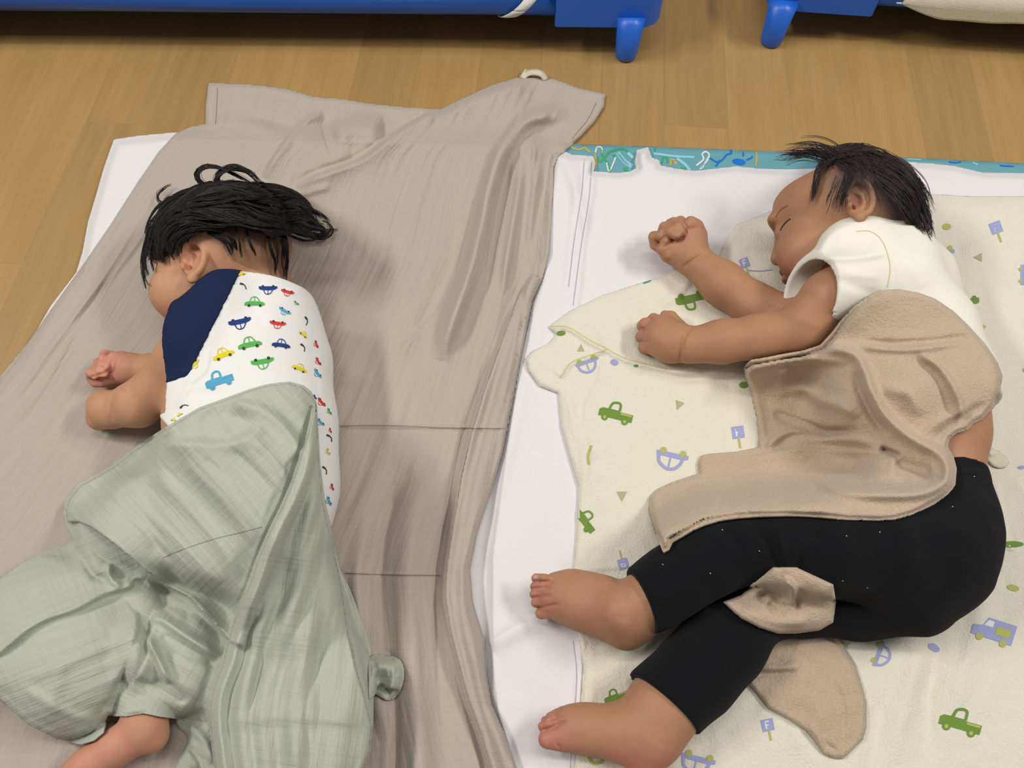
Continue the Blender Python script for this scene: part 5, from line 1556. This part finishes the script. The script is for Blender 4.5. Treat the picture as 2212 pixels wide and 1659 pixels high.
HZB = headmap(bB, 1600, 260, 2080, 660, None, None)
LB = [
    ([[(1800, 345, .002), (1770, 322, .006), (1735, 316, .008), (1695, 326, .008)], [(1790, 350, .002), (1755, 335, .005), (1715, 340, .006), (1672, 345, .006)],
      [(1840, 332, .002), (1800, 306, .006), (1760, 296, .008), (1725, 300, .008)], [(1780, 360, .002), (1740, 350, .004), (1705, 358, .005), (1690, 362, .004)]], 110, 0.00030, 5, 3, 1),
    ([[(1765, 350, .002), (1800, 322, .004), (1850, 312, .004), (1905, 330, .004), (1945, 362, .003)], [(1765, 366, .002), (1805, 340, .001), (1855, 326, .001), (1905, 342, .001), (1945, 372, .001)]], 230, 0.00036, 4, 3, 0.5),
    ([[(1790, 340, .001), (1765, 362, .001), (1757, 400, .001), (1753, 446, .0005)], [(1800, 345, .001), (1775, 372, .001), (1764, 405, .001), (1756, 430, .0005)]], 50, 0.00028, 2, 1.5, 1),
    ([[(1830, 372, .001), (1820, 405, .001), (1812, 432, .001), (1806, 455, .0005)], [(1850, 380, .001), (1838, 400, .001), (1828, 420, .001), (1824, 440, .0005)]], 40, 0.0003, 4, 2, 1),
    ([[(1800, 380, .001), (1785, 410, .001), (1775, 440, .0005)], [(1820, 390, .001), (1800, 430, .001), (1790, 460, .0005)]], 18, 0.00022, 6, 2, 1),
    ([[(1900, 340, .002), (1950, 378, .003), (1985, 430, .003), (2002, 490, .002), (2006, 530, .002)],
      [(1890, 370, .002), (1935, 405, .002), (1970, 455, .002), (1995, 505, .002)],
      [(1888, 392, .001), (1928, 424, .002), (1962, 468, .002), (1990, 515, .002)]], 620, 0.00036, 4, 3, 0.6),
    ([[(1870, 330, .001), (1925, 348, .001), (1972, 392, .001), (2002, 450, .001), (2014, 515, .001)], [(1860, 350, .001), (1915, 368, .001), (1960, 410, .001), (1994, 470, .001), (2006, 525, .001)]], 520, 0.00036, 5, 3, 0.45),
    ([[(1930, 350, .004), (1975, 392, .008), (1995, 440, .008), (2012, 480, .006)], [(1900, 330, .004), (1950, 360, .008), (1985, 400, .008), (2000, 450, .006)]], 70, 0.00026, 6, 3, 1),
    ([[(1790, 345, .0005), (1830, 360, .0005), (1850, 395, .0005)], [(1820, 335, .0005), (1870, 350, .0005), (1890, 400, .0005)], [(1870, 330, .0005), (1910, 360, .0005), (1930, 410, .0005)]], 230, 0.00022, 8, 2, 0.7),
]
V, Q = strands(HZB, LB, drop=0.03, clump=3)
hair_b = link('hair', V, Q, M_HAIR2, person_b)
tag(hair_b, 'thin wispy dark hair over the scalp')
# closed eye: lashes and a faint brow
pr = Print([person_b], 0.0004)
pr.stroke([(1686, 498), (1690, 490), (1698, 480), (1708, 472)], 2.6, 'dark', step=2)
INK['brow'] = mat('brow', (0.27, 0.135, 0.08), 0.8, terry(700, 0.0002, 0.1))
pr.stroke([(1676, 470), (1682, 458), (1692, 449), (1702, 444)], 3, 'brow', step=2)
pr.done('lashes', person_b)

# ------------------------------------------------------------------ stacking cots at the far side
def bev_box(name, lo, hi, bev, M, material, parent, seg=4):
    bm = bmesh.new(); bmesh.ops.create_cube(bm, size=1)
    for v in bm.verts:
        v.co = Vector([lo[i] + (v.co[i] + 0.5) * (hi[i] - lo[i]) for i in range(3)])
    bmesh.ops.bevel(bm, geom=bm.edges[:], offset=bev, segments=seg, profile=0.6, affect='EDGES')
    me = bpy.data.meshes.new(name); bm.to_mesh(me); bm.free()
    me.materials.append(material)
    for p in me.polygons: p.use_smooth = True
    o = bpy.data.objects.new(name, me); scene.collection.objects.link(o); o.parent = parent; return o


def rounded_bar(name, x0, x1, y0, y1, z0, z1, rad, near, material, parent):
    """moulded bar with a rounded outer corner in plan"""
    pts = []
    for cx, cy, a0, r in ((x1, y1, 0, 0.004), (x0, y1, 90, rad if near == 'x0' else 0.004), (x0, y0, 180, rad if near == 'x0' else 0.004), (x1, y0, 270, 0.004)):
        if near == 'x1': r = rad if cx == x1 else 0.004
        for k in range(9):
            a = math.radians(a0 + 90 * k / 8)
            sx = 1 if cx == x1 else -1; sy = 1 if cy == y1 else -1
            pts.append((cx - sx * r + r * math.cos(a), cy - sy * r + r * math.sin(a)))
    n = len(pts); mx, my = (x0 + x1) / 2, (y0 + y1) / 2
    lay = [(z0, 0.0015), (z0 + 0.0015, 0), (z1 - 0.010, 0), (z1 - 0.004, 0.0025), (z1, 0.008)]
    Vv = [(px - ins * (1 if px > mx else -1), py - ins * (1 if py > my else -1), z) for z, ins in lay for px, py in pts]
    Ff = [(l * n + k, l * n + (k + 1) % n, (l + 1) * n + (k + 1) % n, (l + 1) * n + k) for l in range(len(lay) - 1) for k in range(n)]
    Ff += [tuple(reversed(range(n))), tuple(range((len(lay) - 1) * n, len(lay) * n))]
    o = link(name, Vv, Ff, material, parent)
    m_ = o.modifiers.new('bevel', 'BEVEL'); m_.width = 0.001; m_.segments = 2; m_.limit_method = 'ANGLE'
    for p in o.data.polygons: p.use_smooth = False
    return o


def lathe(name, prof, loc, material, parent, n=28, lean=(0, 0)):
    Vv, Ff = [], []
    zt = prof[-1][1]
    for r, z in prof:
        for k in range(n):
            a = 2 * math.pi * k / n
            Vv.append((loc[0] + r * math.cos(a) + lean[0] * z, loc[1] + r * math.sin(a) + lean[1] * z, z))
    for i in range(len(prof) - 1):
        for k in range(n):
            a, b = i * n + k, i * n + (k + 1) % n
            Ff.append((a, b, b + n, a + n))
    Ff.append(tuple(reversed(range(n)))); Ff.append(tuple(range((len(prof) - 1) * n, len(prof) * n)))
    o = link(name, Vv, Ff, material, parent); return o


def tube(name, a, b, r, material, parent, n=24):
    a = np.array(a, float); b = np.array(b, float); d = b - a; d /= np.linalg.norm(d)
    e = np.cross(d, (0, 0, 1)); e /= np.linalg.norm(e); f = np.cross(d, e)
    Vv = [tuple(p + r * (e * math.cos(2 * math.pi * k / n) + f * math.sin(2 * math.pi * k / n))) for p in (a, b) for k in range(n)]
    Ff = [(k, (k + 1) % n, n + (k + 1) % n, n + k) for k in range(n)] + [tuple(reversed(range(n))), tuple(range(n, 2 * n))]
    return link(name, Vv, Ff, material, parent)


def cot(label, corner_px, inner_px, sign, foot_px):
    """corner_px / inner_px: lower front edge of the moulded end, sign: which way the long rail runs"""
    zb = 0.052
    A = PW(corner_px[0], corner_px[1], zb); B = PW(inner_px[0], inner_px[1], zb)
    d = (B - A); w = np.linalg.norm(d); ang = math.atan2(d[1], d[0])
    root = bpy.data.objects.new('stacking_cot', None); scene.collection.objects.link(root)
    root.location = (A[0], A[1], 0); root.rotation_euler = (0, 0, ang)
    tag(root, label, 'cot', 'blue stacking cots at the far side')
    y1 = -sign if False else 1
    away = 1 if sign < 0 else 1
    # local x runs along the long side into the cot; the far side is +y or -y
    far = -1.0 if sign < 0 else 1.0
    Lc, Wc = 1.32, 0.56
    for x0, x1 in ((0, w), (Lc - w, Lc)):
        ys = sorted((0.0, far * Wc))
        e = rounded_bar('end_frame', x0, x1, ys[0], ys[1], zb, 0.112, 0.030, 'x0' if x0 == 0.0 else 'x1', M_BLUE, root)
        bev_box('end_ridge', (x0 + 0.012, ys[0] + 0.012, 0.109), (x1 - 0.012, ys[1] - 0.012, 0.117), 0.004, None, M_BLUE, e)
    fw = PW(foot_px[0], foot_px[1], 0.0) - A
    c_, s_ = math.cos(-ang), math.sin(-ang)
    lx, ly = fw[0] * c_ - fw[1] * s_, fw[0] * s_ + fw[1] * c_
    prof = [(0.010, 0.0), (0.0140, 0.0008), (0.0155, 0.0030), (0.0164, 0.008), (0.0205, 0.070)]
    for x in (lx, Lc - lx):
        for y in (ly, far * Wc - ly):
            lathe('leg', prof, (x, y), M_BLUE, root)
    for y in (far * 0.019, far * (Wc - 0.019)):
        tube('side_rail', (w - 0.01, y, 0.080), (Lc - w + 0.01, y, 0.080), 0.0175, M_BLUE2, root)
    ys = sorted((far * 0.019, far * (Wc - 0.019)))
    nx, ny = 24, 12
    Vv = [(w + (Lc - 2 * w) * i / nx, ys[0] + (ys[1] - ys[0]) * j / ny, 0.097 - 0.022 * math.sin(math.pi * j / ny) * math.sin(math.pi * i / nx)) for i in range(nx + 1) for j in range(ny + 1)]
    Ff = [(i * (ny + 1) + j, (i + 1) * (ny + 1) + j, (i + 1) * (ny + 1) + j + 1, i * (ny + 1) + j + 1) for i in range(nx) for j in range(ny)]
    o = link('bed_fabric', Vv, Ff, M_MESHF, root); m_ = o.modifiers.new('thickness', 'SOLIDIFY'); m_.thickness = 0.002
    return root, w, far


def ribbon_ring(name, x, y, z, r, wd, shear, material, parent, a0=0.0, a1=2 * math.pi, n=40):
    Vv, Ff = [], []
    for i in range(n + 1):
        a = a0 + (a1 - a0) * i / n
        for k in (-0.5, 0, 0.5):
            Vv.append((x + k * wd + shear * math.sin(a), y + (r + 0.0006 * (k == 0)) * math.cos(a), z + (r + 0.0006 * (k == 0)) * math.sin(a)))
    for i in range(n):
        q = i * 3
        Ff += [(q, q + 1, q + 4, q + 3), (q + 1, q + 2, q + 5, q + 4)]
    o = link(name, Vv, Ff, material, parent); m_ = o.modifiers.new('thickness', 'SOLIDIFY'); m_.thickness = 0.0015; return o


cot_a, wa, fa = cot('blue plastic stacking cot behind the grey blanket, white strap round its rail', (1428, 62), (1198, 60), -1, (1351, 122))
ribbon_ring('strap', wa + 0.052, fa * 0.019, 0.080, 0.0192, 0.018, -0.022, M_WHITE, cot_a)
cot_b, wb, fb = cot('blue plastic stacking cot above the wispy haired child, cream cloth over its rail', (1652, 22), (1884, 38), 1, (1664, 92))
nu_, nv_ = 50, 26
Vv = []
for i in range(nu_ + 1):
    t = i / nu_
    x = wb + 0.022 + 0.42 * t
    for j in range(nv_ + 1):
        q = j / nv_
        drop = 0.022 * min(1, math.sin(math.pi * min(1, t * 1.25)) * 1.6) if t < 0.8 else 0.006
        drop = max(drop, 0.002)
        if q < 0.25:
            y = fb * (-0.004 - 0.002 * q); z = 0.080 - drop * (1 - q / 0.25)
        elif q < 0.5:
            a = math.pi * (1 - (q - 0.25) / 0.25)
            y = fb * 0.019 + fb * 0.0225 * math.cos(a); z = 0.080 + 0.0225 * math.sin(a)
        else:
            y = fb * (0.0415 + 0.25 * (q - 0.5)); z = 0.1035
        Vv.append((x + 0.01 * math.sin(q * 5), y, z + 0.004 * vnoise(np.array(t * 9.0), np.array(q * 4.0), 2)))
Ff = [(i * (nv_ + 1) + j, (i + 1) * (nv_ + 1) + j, (i + 1) * (nv_ + 1) + j + 1, i * (nv_ + 1) + j + 1) for i in range(nu_) for j in range(nv_)]
cl = link('hanging_cloth', Vv, Ff, M_CREAMC)
cl.location = cot_b.location; cl.rotation_euler = cot_b.rotation_euler
tag(cl, 'cream cloth hanging over the front rail of the right hand cot', 'cloth')
m_ = cl.modifiers.new('thickness', 'SOLIDIFY'); m_.thickness = 0.002
